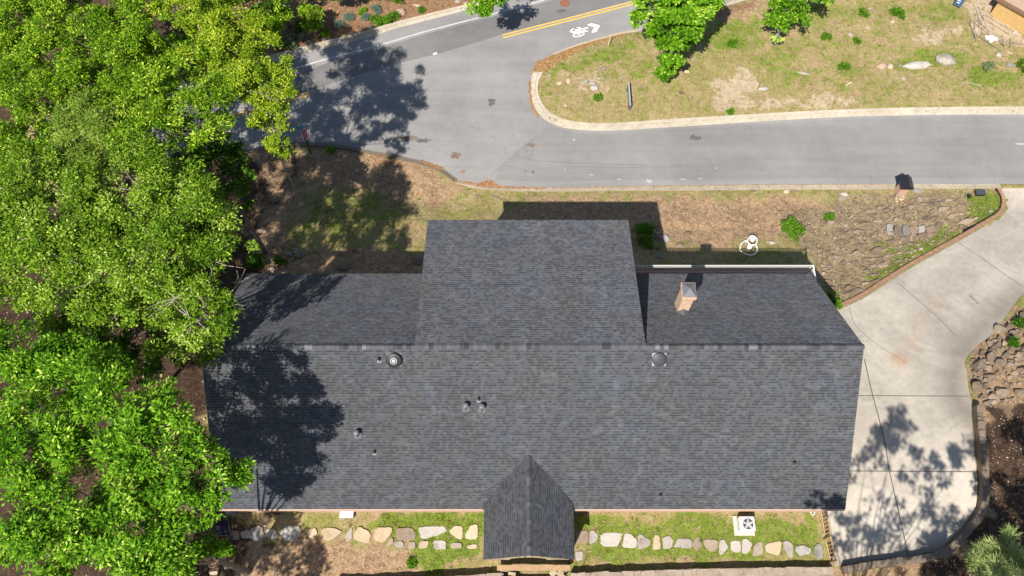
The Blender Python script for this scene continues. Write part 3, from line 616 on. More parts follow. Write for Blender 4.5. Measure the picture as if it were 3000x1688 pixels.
mb = MB(); mb.box(((XL + XR) / 2, y0 - .015, 2.38), (XR - XL - .7, .05, .5)); part(mb.build('wall_frieze', simple('pinkish_frieze_paint', (.45, .31, .235), .7)))
mb = MB()
for xa, xb in ((XL + .05, DL - .05), (DR + .05, XR - .05)): mb.box(((xa + xb) / 2, YN - .06, ZN - .16), (xb - xa, .06, .15))
mb.box(((DL + DR) / 2, YD - .06, ZD - .16), (DR - DL - .1, .06, .16)); part(mb.build('fascia_board', M_cream))
def window(x, y, z, w_, h_, ny):      # ny = -1 faces south, 1 faces north
    m = MB(); 
    for dx in (-1, 1): m.box((x + dx * w_ / 2, y + ny * .03, z), (.09, .1, h_ + .18))
    for dz in (-1, 1): m.box((x, y + ny * .03, z + dz * h_ / 2), (w_ - .1, .1, .09))
    m.box((x, y + ny * .025, z), (w_ - .1, .05, .05)); f = part(m.build('window', M_white))
    m = MB(); m.box((x, y + ny * .01, z), (w_ - .1, .03, h_ - .1)); part(m.build('pane', M_glass), f)
for x in (-12, -8.5, -4.6, 5.6, 9.2, 12.6): window(x, y0, 1.45, 1.3, 1.1, -1)
for x in (-2.2, 1.0, 4.2): window(x, yd, 3.4, 1.5, 1.3, 1); window(x, yd, .4, 1.5, 1.3, 1)
for x in (-12, -8): window(x, y1, 1.6, 1.3, 1.2, 1)
# entrance gable front: stone wall with an arch
mb = MB(); yg = 5.32; outl = []; aw, ah = .95, 2.15
L_ = [(-2.1, -.05), (-2.1, 3.0), (0, 4.5), (2.1, 3.0), (2.1, -.05), (aw, -.05), (aw, 1.5)] + [(aw * math.cos(a), 1.5 + (ah - 1.5 + .35) * math.sin(a)) for a in [math.pi * k / 10 for k in range(1, 10)]] + [(-aw, 1.5), (-aw, -.05)]
tr_ = tessellate_polygon([[Vector((x, z, 0)) for x, z in L_]]); n = len(L_)
vs = [(PX + x, yg, z) for x, z in L_] + [(PX + x, yg + .35, z) for x, z in L_]
mb.add(vs, [tuple(f) for f in tr_] + [tuple(i + n for i in f) for f in tr_] + [(i, (i + 1) % n, n + (i + 1) % n, n + i) for i in range(n)])
M_ash = stone_mat('pale_rubble_wall', [(.22, .17, .105), (.36, .29, .19), (.46, .39, .29)], .7, 4, False)
part(mb.build('entrance_wall', M_ash))
mb = MB(); rr = random.Random(2)
for k in range(11):
    a = math.pi * (k + .5) / 11; cx_, cz_ = PX + (aw + .17) * math.cos(a), 1.5 + 1.17 * math.sin(a)
    mb.box((cx_, yg - .05, cz_), (.30, .22, .27), M=Matrix.Rotation(-a, 3, 'Y'))
part(mb.build('arch_stone', M_ash))
# terrace with white railing along the right front
mb = MB(); mb.box((11.85, 20.86, -2.4), (11.5, 1.6, 5.74)); mb.box((17.05, 18.9, -2.4), (1.1, 2.3, 5.738)); ter = part(mb.build('terrace', M_brick))
mb = MB(); rr = random.Random(3)
me = None
A_ = [Vector((6.3 + i * .4, 21.67, 0)) for i in range(29)] ; B_ = [Vector((p.x, 21.42, 0)) for p in A_]
mb.box((11.9, 21.70, .50), (11.3, .36, .07)); part(mb.build('brick_coping', brick_mat('coping_brick', (.30, .10, .07), (.40, .17, .11), (.25, .18, .13), w=.09, h=3)))
mb = MB(); rz_ = 1.5
mb.box((11.9, 21.62, rz_), (11.35, .028, .035)); mb.box((11.9, 21.53, rz_ - .02), (11.35, .022, .025)); mb.box((11.9, 21.60, .64), (11.35, .04, .04))
mb.box((17.55, 19.75, rz_), (.07, 3.75, .06)); mb.box((17.55, 19.75, .64), (.04, 3.75, .04)); railing = part(mb.build('railing', M_white), ter)
mb = MB(); x = 6.35
while x < 17.5: mb.box((x, 21.60, 1.07), (.03, .03, .82)); x += .125
y = 17.95
while y < 21.5: mb.box((17.55, y, 1.0), (.045, .045, .98)); y += .14
o = part(mb.build('baluster', M_white), ter); o['kind'] = 'stuff'
# chimney
def onN(px, py, ps=-1):
    d = ray(px, py); k = (YR * 0 + ZR - CAMH + sN * YR) / (d.z + sN * d.y); return Vector((d.x * k, d.y * k, CAMH + d.z * k))
def onS(px, py):
    d = ray(px, py); k = (ZR - CAMH - sS * YR) / (d.z - sS * d.y); return Vector((d.x * k, d.y * k, CAMH + d.z * k))
cb = onN(2000, 913); cw, cd = .56, .70; top = cb.z + 1.85
mb = MB(); cy_ = cb.y + cd / 2
mb.box((cb.x, cy_, (cb.z - 1.2 + top) / 2), (cw, cd, top - cb.z + 1.2)); mb.box((cb.x, cy_, top - .25), (cw + .10, cd + .10, .16)); mb.box((cb.x, cy_, top - .08), (cw + .14, cd + .14, .18))
chim = part(mb.build('chimney', M_chim))
mb = MB(); hw, hd = .33, .38; zt = top + .05
mb.add([(cb.x - hw, cy_ - hd, zt), (cb.x + hw, cy_ - hd, zt), (cb.x + hw, cy_ + hd, zt), (cb.x - hw, cy_ + hd, zt), (cb.x, cy_, zt + .24), (cb.x - hw, cy_ - hd, zt - .05), (cb.x + hw, cy_ - hd, zt - .05), (cb.x + hw, cy_ + hd, zt - .05), (cb.x - hw, cy_ + hd, zt - .05)],
       [(0, 1, 4), (1, 2, 4), (2, 3, 4), (3, 0, 4), (0, 5, 6, 1), (1, 6, 7, 2), (2, 7, 8, 3), (3, 8, 5, 0), (8, 7, 6, 5)])
part(mb.build('chimney_cap', M_galv), chim)
mb = MB(); f0 = .36; zz = cb.z
mb.add([(cb.x - f0, cb.y - .01, zz + .03), (cb.x + f0, cb.y - .01, zz + .03), (cb.x, cb.y - .01, zz + .34), (cb.x, cb.y - .40, zz + .36), (cb.x - f0, cb.y - .05, zz - .1), (cb.x + f0, cb.y - .05, zz - .1)], [(0, 3, 2), (1, 2, 3), (0, 4, 3), (1, 3, 5), (0, 2, 1), (4, 5, 3), (0, 1, 5, 4)])
part(mb.build('chimney_flashing', M_lead), chim)
# vents on the rear slope
nS = Vector((0, -sS, 1)).normalized(); MS = nS.to_track_quat('Z', 'Y').to_matrix()
def vent(name, px, py, parts):
    c = onS(px, py); e = empty(name, c); part(e)
    for nm, mat, fn in parts:
        m = MB(); fn(m, c); part(m.build(nm, mat, smooth=False), e)
def plate(w_, h_, dy=0): return lambda m, c: m.box(c + MS @ Vector((0, dy, .006)), (w_, h_, .012), M=MS)
def domeM(prof, M=MS, n=28, off=(0, 0, 0)): return lambda m, c: m.lathe(c + Vector(off), prof, n, M)
vent('roof_vent', 1155, 1053, [('flashing', M_lead, plate(.7, .7)), ('drum', M_blackp, domeM([(.24, 0), (.24, .12), (.365, .13), (.375, .17), (.34, .2), (.2, .235), (.185, .25)])), ('turbine_top', M_flash, domeM([(.17, .236), (.165, .26), (.13, .262), (.125, .24), (.095, .24), (.085, .265), (.02, .27)]))])
vent('roof_vent', 1931, 1052, [('flashing', M_flash, plate(.66, .64, -.02)), ('dome', simple('charcoal_dome', (.036, .038, .042), .5, 0, .1, spec=.4), domeM([(.27, 0), (.27, .08), (.345, .09), (.35, .12), (.32, .15), (.26, .17), (.23, .185), (.12, .20), (.02, .203)]))])
for px, py in ((1365, 1196), (1412, 1199), (1047.5, 1275)):
    vent('flue_vent', px, py, [('flashing', M_lead, plate(.34, .34)), ('pipe', M_black, domeM([(.08, -.05), (.08, .40)], Matrix.Identity(3), 16)), ('cowl', M_galv, domeM([(.15, .36), (.155, .47), (.11, .54), (.02, .57)], Matrix.Identity(3), 20))])
for px, py, ml in ((1111, 1055, M_flash), (1402, 1171, M_flash), (1097, 1326, M_flash), (2326, 1357, M_lead), (1934, 1452, M_lead)):
    vent('pipe_vent', px, py, [('flashing', ml, plate(.17, .19, -.03)), ('pipe', M_black, domeM([(.085, -.05), (.075, .10), (.055, .11), (.055, .22), (.035, .221), (.035, .16), (.01, .16)], Matrix.Identity(3), 16))])

# ------------------------------------------------------------------ air conditioner, utility box, small yard things at the back
ac = empty('air_conditioner', gpt(2179, 1541)); tag(ac, 'white outdoor air conditioning unit with a round fan grille behind the house', 'air conditioner')
def child(mb, name, mat, par, smooth=False): return mb.build(name, mat, par, smooth)
mb = MB(); mb.box((-.02, .0, .05), (1.05, 1.0, .12)); child(mb, 'pad', simple('pad_concrete', (.55, .50, .38), .9), ac)
M_acw = simple('white_enamel', (.72, .73, .72), .4, 0, .03); M_acg = simple('grille_grey', (.36, .37, .37), .5, 0, .08)
mb = MB(); mb.box((0, 0, .47), (.80, .74, .68)); o = child(mb, 'cabinet', M_acw, ac)
bv = o.modifiers.new('Bevel', 'BEVEL'); bv.width = .05; bv.segments = 3
mb = MB()
for k in range(9):
    for s_ in (-1, 1): mb.box((0, s_ * .372, .2 + k * .065), (.68, .012, .03)); mb.box((s_ * .402, 0, .2 + k * .065), (.012, .62, .03))
child(mb, 'louvre', M_acg, ac)
mb = MB(); mb.lathe((.03, -.02, .812), [(.275, 0), (.275, .012), (.262, .013), (.262, 0)], 32); child(mb, 'fan_shroud', simple('fan_well', (.09, .09, .095), .6), ac)
mb = MB()
for k in range(5):
    a = 2 * math.pi * k / 5 + .3; mb.box((.03 + .14 * math.cos(a), -.02 + .14 * math.sin(a), .828), (.22, .11, .012), M=Matrix.Rotation(a, 3, 'Z') @ Matrix.Rotation(.25, 3, 'X'))
mb.lathe((.03, -.02, .82), [(.06, 0), (.06, .03), (.01, .032)], 16); child(mb, 'fan', simple('fan_blade', (.42, .43, .43), .5), ac)
mb = MB()
for r_ in (.09, .15, .21, .27, .31): mb.tube([(.03 + r_ * math.cos(a), -.02 + r_ * math.sin(a), .85) for a in [2 * math.pi * k / 32 for k in range(33)]], .006, 4, False)
for k in range(12):
    a = math.pi * k / 6; mb.tube([(.03 + .05 * math.cos(a), -.02 + .05 * math.sin(a), .852), (.03 + .31 * math.cos(a), -.02 + .31 * math.sin(a), .846)], .004, 4)
child(mb, 'fan_guard', M_acg, ac)
ub = empty('utility_cabinet', gpt(1019, 1506)); tag(ub, 'low dark utility cabinet with a bright white lid against the rear wall', 'utility cabinet')
mb = MB(); mb.box((0, 0, .13), (.66, .40, .34)); child(mb, 'cabinet', M_dkmetal, ub)
mb = MB(); mb.box((-.02, -.03, .32), (.70, .42, .04)); child(mb, 'lid', simple('bright_white_lid', (.92, .92, .92), .4, 0, .02), ub)
mb = MB(); mb.box((0, 0, -.02), (.86, .62, .06)); child(mb, 'slab', M_kerb, ub)
p = gpt(972, 1495); mb = MB(); mb.lathe(p, [(.09, -.02), (.09, .08), (.075, .10), (.01, .11)], 14); tag(mb.build('valve_cover', simple('dark_green_plastic', (.02, .10, .085), .5)), 'small dark green valve cover beside the white lidded cabinet', 'valve cover')
p = gpt(1281, 1493); mb = MB(); mb.box(p + Vector((0, 0, .08)), (.17, .14, .18)); mb.box(p + Vector((.02, .06, .12)), (.2, .05, .1)); tag(mb.build('outlet_box', M_white), 'small white outlet box at the foot of the rear wall', 'outlet box')
# hoses beside the air conditioner
mb = MB()
for k in range(4): mb.tube([gpt(2330 + k * 9 + dx, 1494 + dy) + Vector((0, 0, .05 + .02 * k)) for dx, dy in ((0, 5), (8, 2), (16, -1), (24, -4))], .022, 5)
tag(mb.build('white_pipe', M_white), 'bundle of white pipes leaning on the rear wall by the picket fence', 'pipe')
p = gpt(2380, 1503); mb = MB(); mb.tube([p + Vector((.1 * math.cos(a), .1 * math.sin(a), .08)) for a in [2 * math.pi * k / 16 for k in range(17)]], .03, 6, False); tag(mb.build('hose_ring', M_white), 'small white ring of hose lying by the wooden fence', 'hose')
for (px, py, rz, lab) in ((1203, 1492, .1, 'thin weathered board lying along the rear wall left of the entrance'),):
    mb = MB(); mb.box(gpt(px, py) + Vector((0, 0, .05)), (.55, .06, .05), rz); tag(mb.build('board', M_plank), lab, 'board')
# picket fence between the back yard and the driveway
pf = empty('picket_fence', gpt(2412, 1570)); tag(pf, 'narrow weathered wooden picket fence between the grass strip and the driveway', 'fence'); o_ = pf.location
a, b, c_ = gpt(2402, 1494), gpt(2417, 1583), gpt(2432, 1652)
for A, B in ((a, b), (b, c_)):
    d = (B - A); ln = d.length; ang = math.atan2(d.y, d.x)
    for hz in (.12, .92): mb = MB(); mb.box((A + B) / 2 - o_ + Vector((0, 0, hz)), (ln - .05, .05, .09), ang); child(mb, 'rail', M_wood, pf)
    mb = MB(); n = int(ln / .19)
    for k in range(n): mb.box(A + d * ((k + .5) / n) - o_ + Vector((.03, 0, .5)), (.025, .075, .95), ang + math.pi / 2)
    child(mb, 'picket', M_wood, pf)
for q in (a, b, c_): mb = MB(); mb.box(q - o_ + Vector((-.04, 0, .5)), (.1, .1, 1.1)); child(mb, 'post', M_wood, pf)

# ------------------------------------------------------------------ stone walls
def stone_wall(name, line_px, wdt, hgt, label, mat, side=1, n=None, parts_seed=1):
    L0 = resample(smooth_line(gp(line_px), 1), step=.45); L1 = offset_line(L0, wdt * side)
    rr = random.Random(parts_seed); e = empty(name, L0[0]); tag(e, label, 'wall')
    o = band('core', L0, L1, [(0, -.3), (.02, hgt + .025), (.98, hgt + .025), (1, -.3)], mat, jit=.02); part(o, e)
    mb = MB()
    Lm = resample([p.lerp(q, .5) for p, q in zip(L0, L1)], step=.05); cuts = [0]
    while cuts[-1] < len(Lm) - 1: cuts.append(min(len(Lm) - 1, cuts[-1] + rr.choice([5, 7, 9, 12, 16, 20])))
    for ca, cb_ in zip(cuts, cuts[1:]):
        m0, m1 = Lm[ca], Lm[cb_]; d = m1 - m0; ang = math.atan2(d.y, d.x); c = (m0 + m1) / 2; k = rr.uniform(.97, 1.06)
        r = Matrix.Rotation(ang + rr.uniform(-.06, .06), 3, 'Z') @ Matrix.Rotation(rr.uniform(-.05, .05), 3, 'X')
        w1, w2 = d.length * k, wdt * rr.uniform(.85, 1.1); h = rr.uniform(.08, .13)
        pts = []
        for z in (-h / 2, h / 2):
            for (sx_, sy_) in ((-.5, -.42), (-.42, -.5), (.42, -.5), (.5, -.42), (.5, .42), (.42, .5), (-.42, .5), (-.5, .42)):
                pts.append(r @ Vector((sx_ * w1 * rr.uniform(.86, 1.04), sy_ * w2 * rr.uniform(.8, 1.08), z)) + Vector((c.x, c.y, float(g(c.y)) + hgt + rr.uniform(-.012, .012))))
        mb.add(pts, [tuple(range(7, -1, -1)), tuple(range(8, 16))] + [(j, (j + 1) % 8, 8 + (j + 1) % 8, 8 + j) for j in range(8)])
    part(mb.build('cap_stone', mat), e); return e
M_cap1 = stone_mat('buff_wall_stone', [(.15, .11, .075), (.25, .19, .14), (.32, .26, .205), (.37, .30, .235)], .6, 1.6, False)
M_cap2 = stone_mat('brown_wall_stone', [(.08, .06, .045), (.17, .13, .095), (.25, .195, .15)], .6, 1.6, False)
stone_wall('garden_wall', [(1668, 1683), (1780, 1679), (1950, 1672), (2150, 1668), (2426, 1664)], .42, .55, 'low buff stone wall along the grass strip right of the entrance steps', M_cap1, -1, parts_seed=4)
stone_wall('garden_wall', [(985, 1704), (1150, 1698), (1300, 1692), (1475, 1683)], .42, .55, 'low buff stone wall at the lower edge left of the entrance steps', M_cap1, -1, parts_seed=5)
stone_wall('drive_wall', [(2846, 1195), (2850, 1237), (2858, 1332), (2867, 1427), (2862, 1496), (2814, 1556), (2750, 1620), (2660, 1634), (2553, 1645), (2462, 1662)], .36, .5, 'curving brown stone edging wall round the shaded end of the driveway', M_cap2, 1, parts_seed=6)
# entrance steps and beam
e = empty('stone_steps', gnd(1562, 1685)); tag(e, 'dark stone stairwell with rubble sides going down below the plank at the entrance', 'steps')
mb = MB()
for k in range(5): mb.box((0, -.35 - k * .32, .30 - .02 * k), (1.5, .34, .12))
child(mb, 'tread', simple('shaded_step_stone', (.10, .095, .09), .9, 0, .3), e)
rr = random.Random(8)
for s_ in (-1, 1):
    mb = MB()
    for k in range(16): mb.box((s_ * rr.uniform(.95, 1.6), rr.uniform(-1.6, .1), .25 + rr.uniform(0, .3)), (rr.uniform(.2, .45), rr.uniform(.15, .35), rr.uniform(.15, .3)), M=Matrix.Rotation(rr.uniform(0, 3), 3, 'Z') @ Matrix.Rotation(rr.uniform(-.3, .3), 3, 'X'))
    child(mb, 'side_stones', M_ash, e)
a, b = at_z(1456, 1664, .62), at_z(1669, 1664, .62)
pk = empty('timber_beam', (a + b) / 2); tag(pk, 'long pale timber beam lying across stone blocks below the entrance gable', 'beam')
mb = MB(); mb.box((0, 0, 0), ((b - a).length, .27, .13)); child(mb, 'beam', M_plank, pk)
mb = MB(); mb.box((-1.5, .02, -.36), (.4, .35, .58)); mb.box((1.55, .02, -.36), (.4, .35, .58)); child(mb, 'stone_block', M_ash, pk)

# ------------------------------------------------------------------ flagstone path
FL1 = [('brown', [(200, 1110), (262, 1108), (262, 1172), (205, 1178)]), ('mottled', [(270, 1115), (340, 1100), (345, 1160), (280, 1165)]), ('mottled', [(345, 1090), (430, 1065), (460, 1180), (380, 1192), (340, 1160)]), ('mottled', [(462, 1100), (540, 1095), (555, 1165), (480, 1170)]), ('mottled', [(580, 1100), (620, 1072), (720, 1075), (726, 1130), (690, 1165), (620, 1182), (575, 1140)]),
       ('cream', [(790, 1100), (838, 1085), (850, 1130), (800, 1160), (768, 1140)]), ('cream', [(878, 1092), (960, 1082), (1038, 1110), (990, 1150), (940, 1182), (890, 1165)]), ('grey', [(1058, 1140), (1115, 1075), (1112, 1165), (1075, 1190)]), ('cream', [(1130, 1130), (1165, 1072), (1255, 1120), (1240, 1207), (1130, 1170)]), ('tan', [(1288, 1085), (1418, 1080), (1415, 1115), (1350, 1202), (1280, 1170)]),
       ('brown', [(1445, 1092), (1560, 1085), (1592, 1120), (1590, 1177), (1455, 1182)]), ('grey', [(1616, 1085), (1700, 1075), (1810, 1075), (1828, 1110), (1760, 1142), (1640, 1172)]), ('tan', [(1845, 1110), (1890, 1070), (1950, 1072), (1945, 1175), (1900, 1160)]), ('cream', [(1972, 1130), (2010, 1067), (2060, 1060), (2063, 1172), (1968, 1165)])]
FL2 = [('brown', [(1372, 1212), (1420, 1155), (1430, 1200), (1385, 1232)]), ('grey', [(1440, 1190), (1500, 1190), (1505, 1237), (1440, 1240)]), ('brown', [(1540, 1195), (1592, 1192), (1590, 1250), (1535, 1247)]), ('cream', [(1618, 1190), (1695, 1185), (1680, 1237), (1620, 1247)]), ('grey', [(1722, 1182), (1820, 1182), (1822, 1245), (1735, 1252)]), ('brown', [(1860, 1200), (1940, 1202), (1940, 1242), (1855, 1237)]), ('tan', [(1982, 1220), (2055, 1207), (2063, 1240), (1985, 1243)])]
FL3 = [('brown', [(740, 1110), (835, 1105), (833, 1195), (742, 1200)]), ('grey', [(845, 1118), (865, 1100), (910, 1140), (900, 1185), (843, 1212)]), ('grey', [(930, 1122), (1092, 1125), (1080, 1170), (1050, 1225), (930, 1220)]), ('grey', [(1110, 1130), (1155, 1130), (1205, 1180), (1195, 1237), (1088, 1230)]), ('grey', [(1210, 1125), (1312, 1180), (1300, 1220), (1210, 1252)]), ('tan', [(1330, 1140), (1372, 1140), (1384, 1247), (1322, 1247)]),
       ('grey', [(1395, 1160), (1450, 1145), (1477, 1180), (1465, 1232), (1400, 1247)]), ('grey', [(1510, 1165), (1600, 1165), (1618, 1190), (1610, 1240), (1478, 1230)]), ('brown', [(1640, 1165), (1670, 1150), (1697, 1220), (1650, 1262), (1615, 1220)]), ('brown', [(1700, 1175), (1815, 1175), (1805, 1250), (1770, 1264), (1720, 1240)]), ('grey', [(1825, 1180), (1860, 1172), (1892, 1230), (1850, 1284), (1820, 1280)]), ('grey', [(1910, 1185), (1982, 1182), (1987, 1255), (1960, 1272), (1912, 1250)])]
FL4 = [('grey', [(760, 790), (850, 785), (945, 880), (860, 1040), (755, 1040)]), ('brown', [(970, 880), (1115, 820), (1130, 1030), (1060, 1080), (935, 1080)]), ('tan', [(1165, 880), (1455, 820), (1440, 960), (1410, 1080), (1180, 1020)]), ('grey', [(1480, 850), (1530, 815), (1645, 870), (1665, 1000), (1650, 1120), (1600, 1110), (1490, 960)]), ('mottled', [(1690, 930), (1840, 895), (1985, 960), (1960, 1060), (1770, 1082)]), ('mottled', [(2040, 920), (2140, 860), (2205, 1000), (2200, 1120), (2110, 1150), (2040, 1060)])]
ORD = 'first second third fourth fifth sixth seventh eighth ninth tenth eleventh twelfth thirteenth fourteenth fifteenth sixteenth seventeenth eighteenth nineteenth'.split()
COLN = {'cream': 'cream', 'grey': 'pale grey', 'brown': 'brown', 'tan': 'tan', 'mottled': 'mottled grey and black'}
def flag(pts, col, label, th=.07, grp='flagstones of the rear path'):
    W_ = gp(pts); c = sum(W_, Vector()) / len(W_); rr = random.Random(int(c.x * 1000))
    W0 = W_; W_ = []
    for i, p in enumerate(W0):
        a_, b_ = W0[i - 1], W0[(i + 1) % len(W0)]; W_ += [p.lerp(a_, rr.uniform(.12, .22)), p.lerp(b_, rr.uniform(.12, .22))]
    W_ = [c + (p - c) * 1.05 for p in W_]; P_ = []
    for i, p in enumerate(W_):
        q = W_[(i + 1) % len(W_)]; P_ += [p, p.lerp(q, .33 + rr.uniform(-.08, .08)) + Vector((rr.uniform(-.02, .02), rr.uniform(-.02, .02), 0)), p.lerp(q, .67 + rr.uniform(-.08, .08)) + Vector((rr.uniform(-.02, .02), rr.uniform(-.02, .02), 0))]
    z = tz(c.x, c.y); n = len(P_); k = .94
    lo = [(p.x - c.x, p.y - c.y, -.06) for p in P_]; mi = [(p.x - c.x, p.y - c.y, th - .03) for p in P_]; hi = [((p.x - c.x) * k, (p.y - c.y) * k, th) for p in P_]
    mb = MB(); mb.add(lo + mi + hi, [tuple(range(n - 1, -1, -1)), tuple(range(2 * n, 3 * n))] + [(i, (i + 1) % n, n + (i + 1) % n, n + i) for i in range(n)] + [(n + i, n + (i + 1) % n, 2 * n + (i + 1) % n, 2 * n + i) for i in range(n)])
    o = mb.build('flagstone', M_flag[col]); o.location = (c.x, c.y, z); tag(o, label, 'flagstone', grp); return o
for i, (c_, pts) in enumerate(FL1): flag(conv(pts, 2.579, 600, 1126), c_, '%s flagstone, %s from the left in the upper path row' % (COLN[c_], ORD[i]))
for i, (c_, pts) in enumerate(FL2): flag(conv(pts, 2.579, 600, 1126), c_, 'small %s flagstone, %s from the left in the short lower path row' % (COLN[c_], ORD[i]))
for i, (c_, pts) in enumerate(FL3): flag(conv(pts, 2.579, 1400, 1126), c_, '%s flagstone, %s right of the entrance gable' % (COLN[c_], ORD[i]))
for i, (c_, pts) in enumerate(FL4): flag(conv(pts, 6.0875, 2050, 1450), c_, '%s flagstone, %s right of the entrance gable' % (COLN[c_], ORD[12 + i]))
flag(conv([(738, 1262), (798, 1262), (790, 1325), (742, 1335)], 2.579, 1400, 1126), 'grey', 'pale grey flagstone against the lower right corner of the entrance gable')
for pts, lab in (([(243, 1405), (262, 1377), (298, 1402), (272, 1440)], 'pale square paver turned as a diamond in the brown leaves'), ([(508, 1412), (552, 1410), (548, 1465), (505, 1465)], 'pale upright rectangular paver at the lower photo edge in the leaves'), ([(142, 1362), (172, 1355), (178, 1395), (150, 1400)], 'small pale paver nearest the leafy sprig in the shade'), ([(35, 1418), (95, 1410), (100, 1440), (40, 1440)], 'long pale paver leftmost in the shaded leaves')):
    flag(conv(pts, 2.579, 600, 1126), 'cream', lab, .06, 'loose pavers in the leaves')
flag(conv([(165, 945), (225, 935), (235, 985), (168, 992)], 2.579, 600, 1126), 'mottled', 'square mottled slab in the shade under the left roof edge', .06, 'loose pavers in the leaves')
tb = empty('garden_cart', gpt(655, 1550)); tag(tb, 'dark blue upturned garden cart beside the left end of the flagstone path', 'cart')
mb = MB(); mb.box((0, 0, .22), (.55, .62, .3), M=Matrix.Rotation(.25, 3, 'Z') @ Matrix.Rotation(.15, 3, 'Y')); mb.box((.05, -.02, .40), (.36, .42, .05), .25); child(mb, 'tub', simple('navy_plastic', (.008, .010, .025), .45), tb)
for dx, dy in ((-.12, -.02), (.5, -.45)): mb = MB(); mb.lathe((dx, dy, .42 if dx < 0 else .1), [(.12, 0), (.12, .05), (.07, .055), (.06, .02), (.02, .02)], 16); child(mb, 'wheel', M_lead, tb)
mb = MB(); mb.tube([(.3, .3, .3), (.42, -.1, .3), (.5, -.45, .12)], .018, 6); mb.tube([(-.3, -.38, .1), (.3, -.33, .12), (.5, -.45, .12)], .018, 6); child(mb, 'handle', M_galv, tb)

# ------------------------------------------------------------------ rocks
def stone_mesh(name, seed, flat=1., n=22, mat=None, bev=.07):
    r = np.random.default_rng(seed); p = r.normal(size=(n, 3)); p /= np.linalg.norm(p, axis=1)[:, None]; p *= r.uniform(.78, 1.0, (n, 1)); p[:, 2] *= flat
    if bev < .05: p[:, 2] = np.clip(p[:, 2] * 1.6, -.7, .62)
    bm = bmesh.new(); vs = [bm.verts.new(tuple(q)) for q in p]; res = bmesh.ops.convex_hull(bm, input=vs)
    bmesh.ops.delete(bm, geom=[v for v in bm.verts if not v.link_faces], context='VERTS')
    bmesh.ops.bevel(bm, geom=bm.edges[:], offset=bev, segments=1, affect='EDGES'); bmesh.ops.recalc_face_normals(bm, faces=bm.faces)
    me = bpy.data.meshes.new(name); bm.to_mesh(me); bm.free()
    if mat: me.materials.append(mat)
    return me
def put_rock(me, p, sx, sy, sz, rz, label, cat='rock', group=None, name='rock', sink=.35, tilt=0.):
    o = bpy.data.objects.new(name, me); COL.objects.link(o); o.location = p + Vector((0, 0, sz * (1 - 2 * sink) * .5)); o.scale = (sx / 2, sy / 2, sz / 2); o.rotation_euler = (random.uniform(-tilt, tilt), random.uniform(-tilt, tilt), rz)
    return tag(o, label, cat, group)
PR = {k: [stone_mesh('rock', 100 * j + i, fl, 11 if k in 'ab' else 44, m, .03 if k in 'ab' else .07) for i in range(8)] for j, (k, m, fl) in enumerate((('r', M_rock, .9), ('d', M_rockd, .9), ('a', M_rock, .8), ('b', M_rockd, .8), ('w', M_rockw, .9), ('y', M_bould, .9), ('p', M_rockr, .9), ('g', M_rockg, .9)))}
def rock(px, py, sx, sy, sz, rz, kind, label, **kw): return put_rock(random.choice(PR[kind]), gpt(px, py), sx, sy, sz, rz, label, **kw)
rock(2685, 196, 2.5, .9, .55, .08, 'y', 'long flat white boulder, lowest of the pair on the upper right lawn', cat='boulder', name='boulder')
rock(2767, 182, 1.75, 1.25, .9, -.2, 'y', 'chunky pale boulder with a tan face on the upper right lawn', cat='boulder', name='boulder')
rock(2582, 197, .95, .65, .45, .3, 'p', 'pinkish rock left of the long white boulder on the lawn')
rock(2605, 198, .6, .55, .4, .9, 'p', 'small pinkish rock touching the bigger pink rock left of the white boulder')
for px, py, a, b, k, lab in ((2646, 232, .42, .34, 'w', 'small white stone just below the long white boulder'), (2665, 223, .3, .24, 'w', 'tiny pale stone right of the small white stone below the long boulder'), (2924, 164, .55, .6, 'w', 'pale upright rock near the sagging wire fence'), (2955, 158, .65, .25, 'p', 'flat tan stone by the sagging wire fence'), (2958, 194, .8, .6, 'g', 'grey rock half in shadow at the right edge of the lawn'),
                             (2352, 217, 1.1, .28, 'w', 'thin flat pale stone lying in the lawn right of the small tree'), (2235, 262, .9, .35, 'g', 'grey buried stone beside the bare sandy patch'), (2411, 239, .35, .2, 'd', 'small dark stone in the lawn below the thin flat stone'), (2546, 29, .4, .3, 'w', 'pale stone near the top of the lawn'), (2490, 105, .5, .3, 'w', 'pale stone in the middle of the upper right lawn'), (2540, 86, .3, .25, 'w', 'small pale stone below the round bushes on the lawn'), (2615, 66, .45, .35, 'p', 'mauve stone beside the larger round bush on the lawn'),
                             (1768, 203, .45, .5, 'g', 'speckled grey rock at the top of the traffic island stones'), (1766, 233, .28, .4, 'w', 'white upright stone on the traffic island'), (1823, 229, .4, .25, 'w', 'white flat stone lying right of the traffic island rocks'), (1741, 263, .75, .6, 'g', 'largest grey rock of the cluster on the traffic island'), (1736, 247, .55, .35, 'g', 'grey rock directly above the largest rock on the traffic island'), (1717, 241, .45, .35, 'g', 'slanting grey stone left of the largest island rock'), (1704, 257, .5, .35, 'p', 'pinkish stone left of the grey cluster on the traffic island'), (1640, 247, .6, .4, 'p', 'flat pinkish slab nearest the tip of the traffic island'), (1665, 243, .5, .6, 'p', 'pink broken rock with a dark edge on the traffic island'), (1611, 223, .22, .2, 'w', 'tiny pale stone in the green tip of the traffic island'), (1656, 314, .4, .25, 'p', 'pale buried stone near the kerb of the traffic island'),
                             (1995, 276, .5, .3, 'd', 'dark purple grey stone in the lawn right of the low grey board'), (1878, 259, .3, .22, 'd', 'small dark stone right of the low grey board'), (2030, 180, .2, .15, 'w', 'tiny white stone under the large round tree'), (2010, 215, .5, .3, 'p', 'tan flat stone right of the large round tree foot')):
    rock(px, py, a, b, min(a, b) * .75, random.uniform(-.4, .4), k, lab)
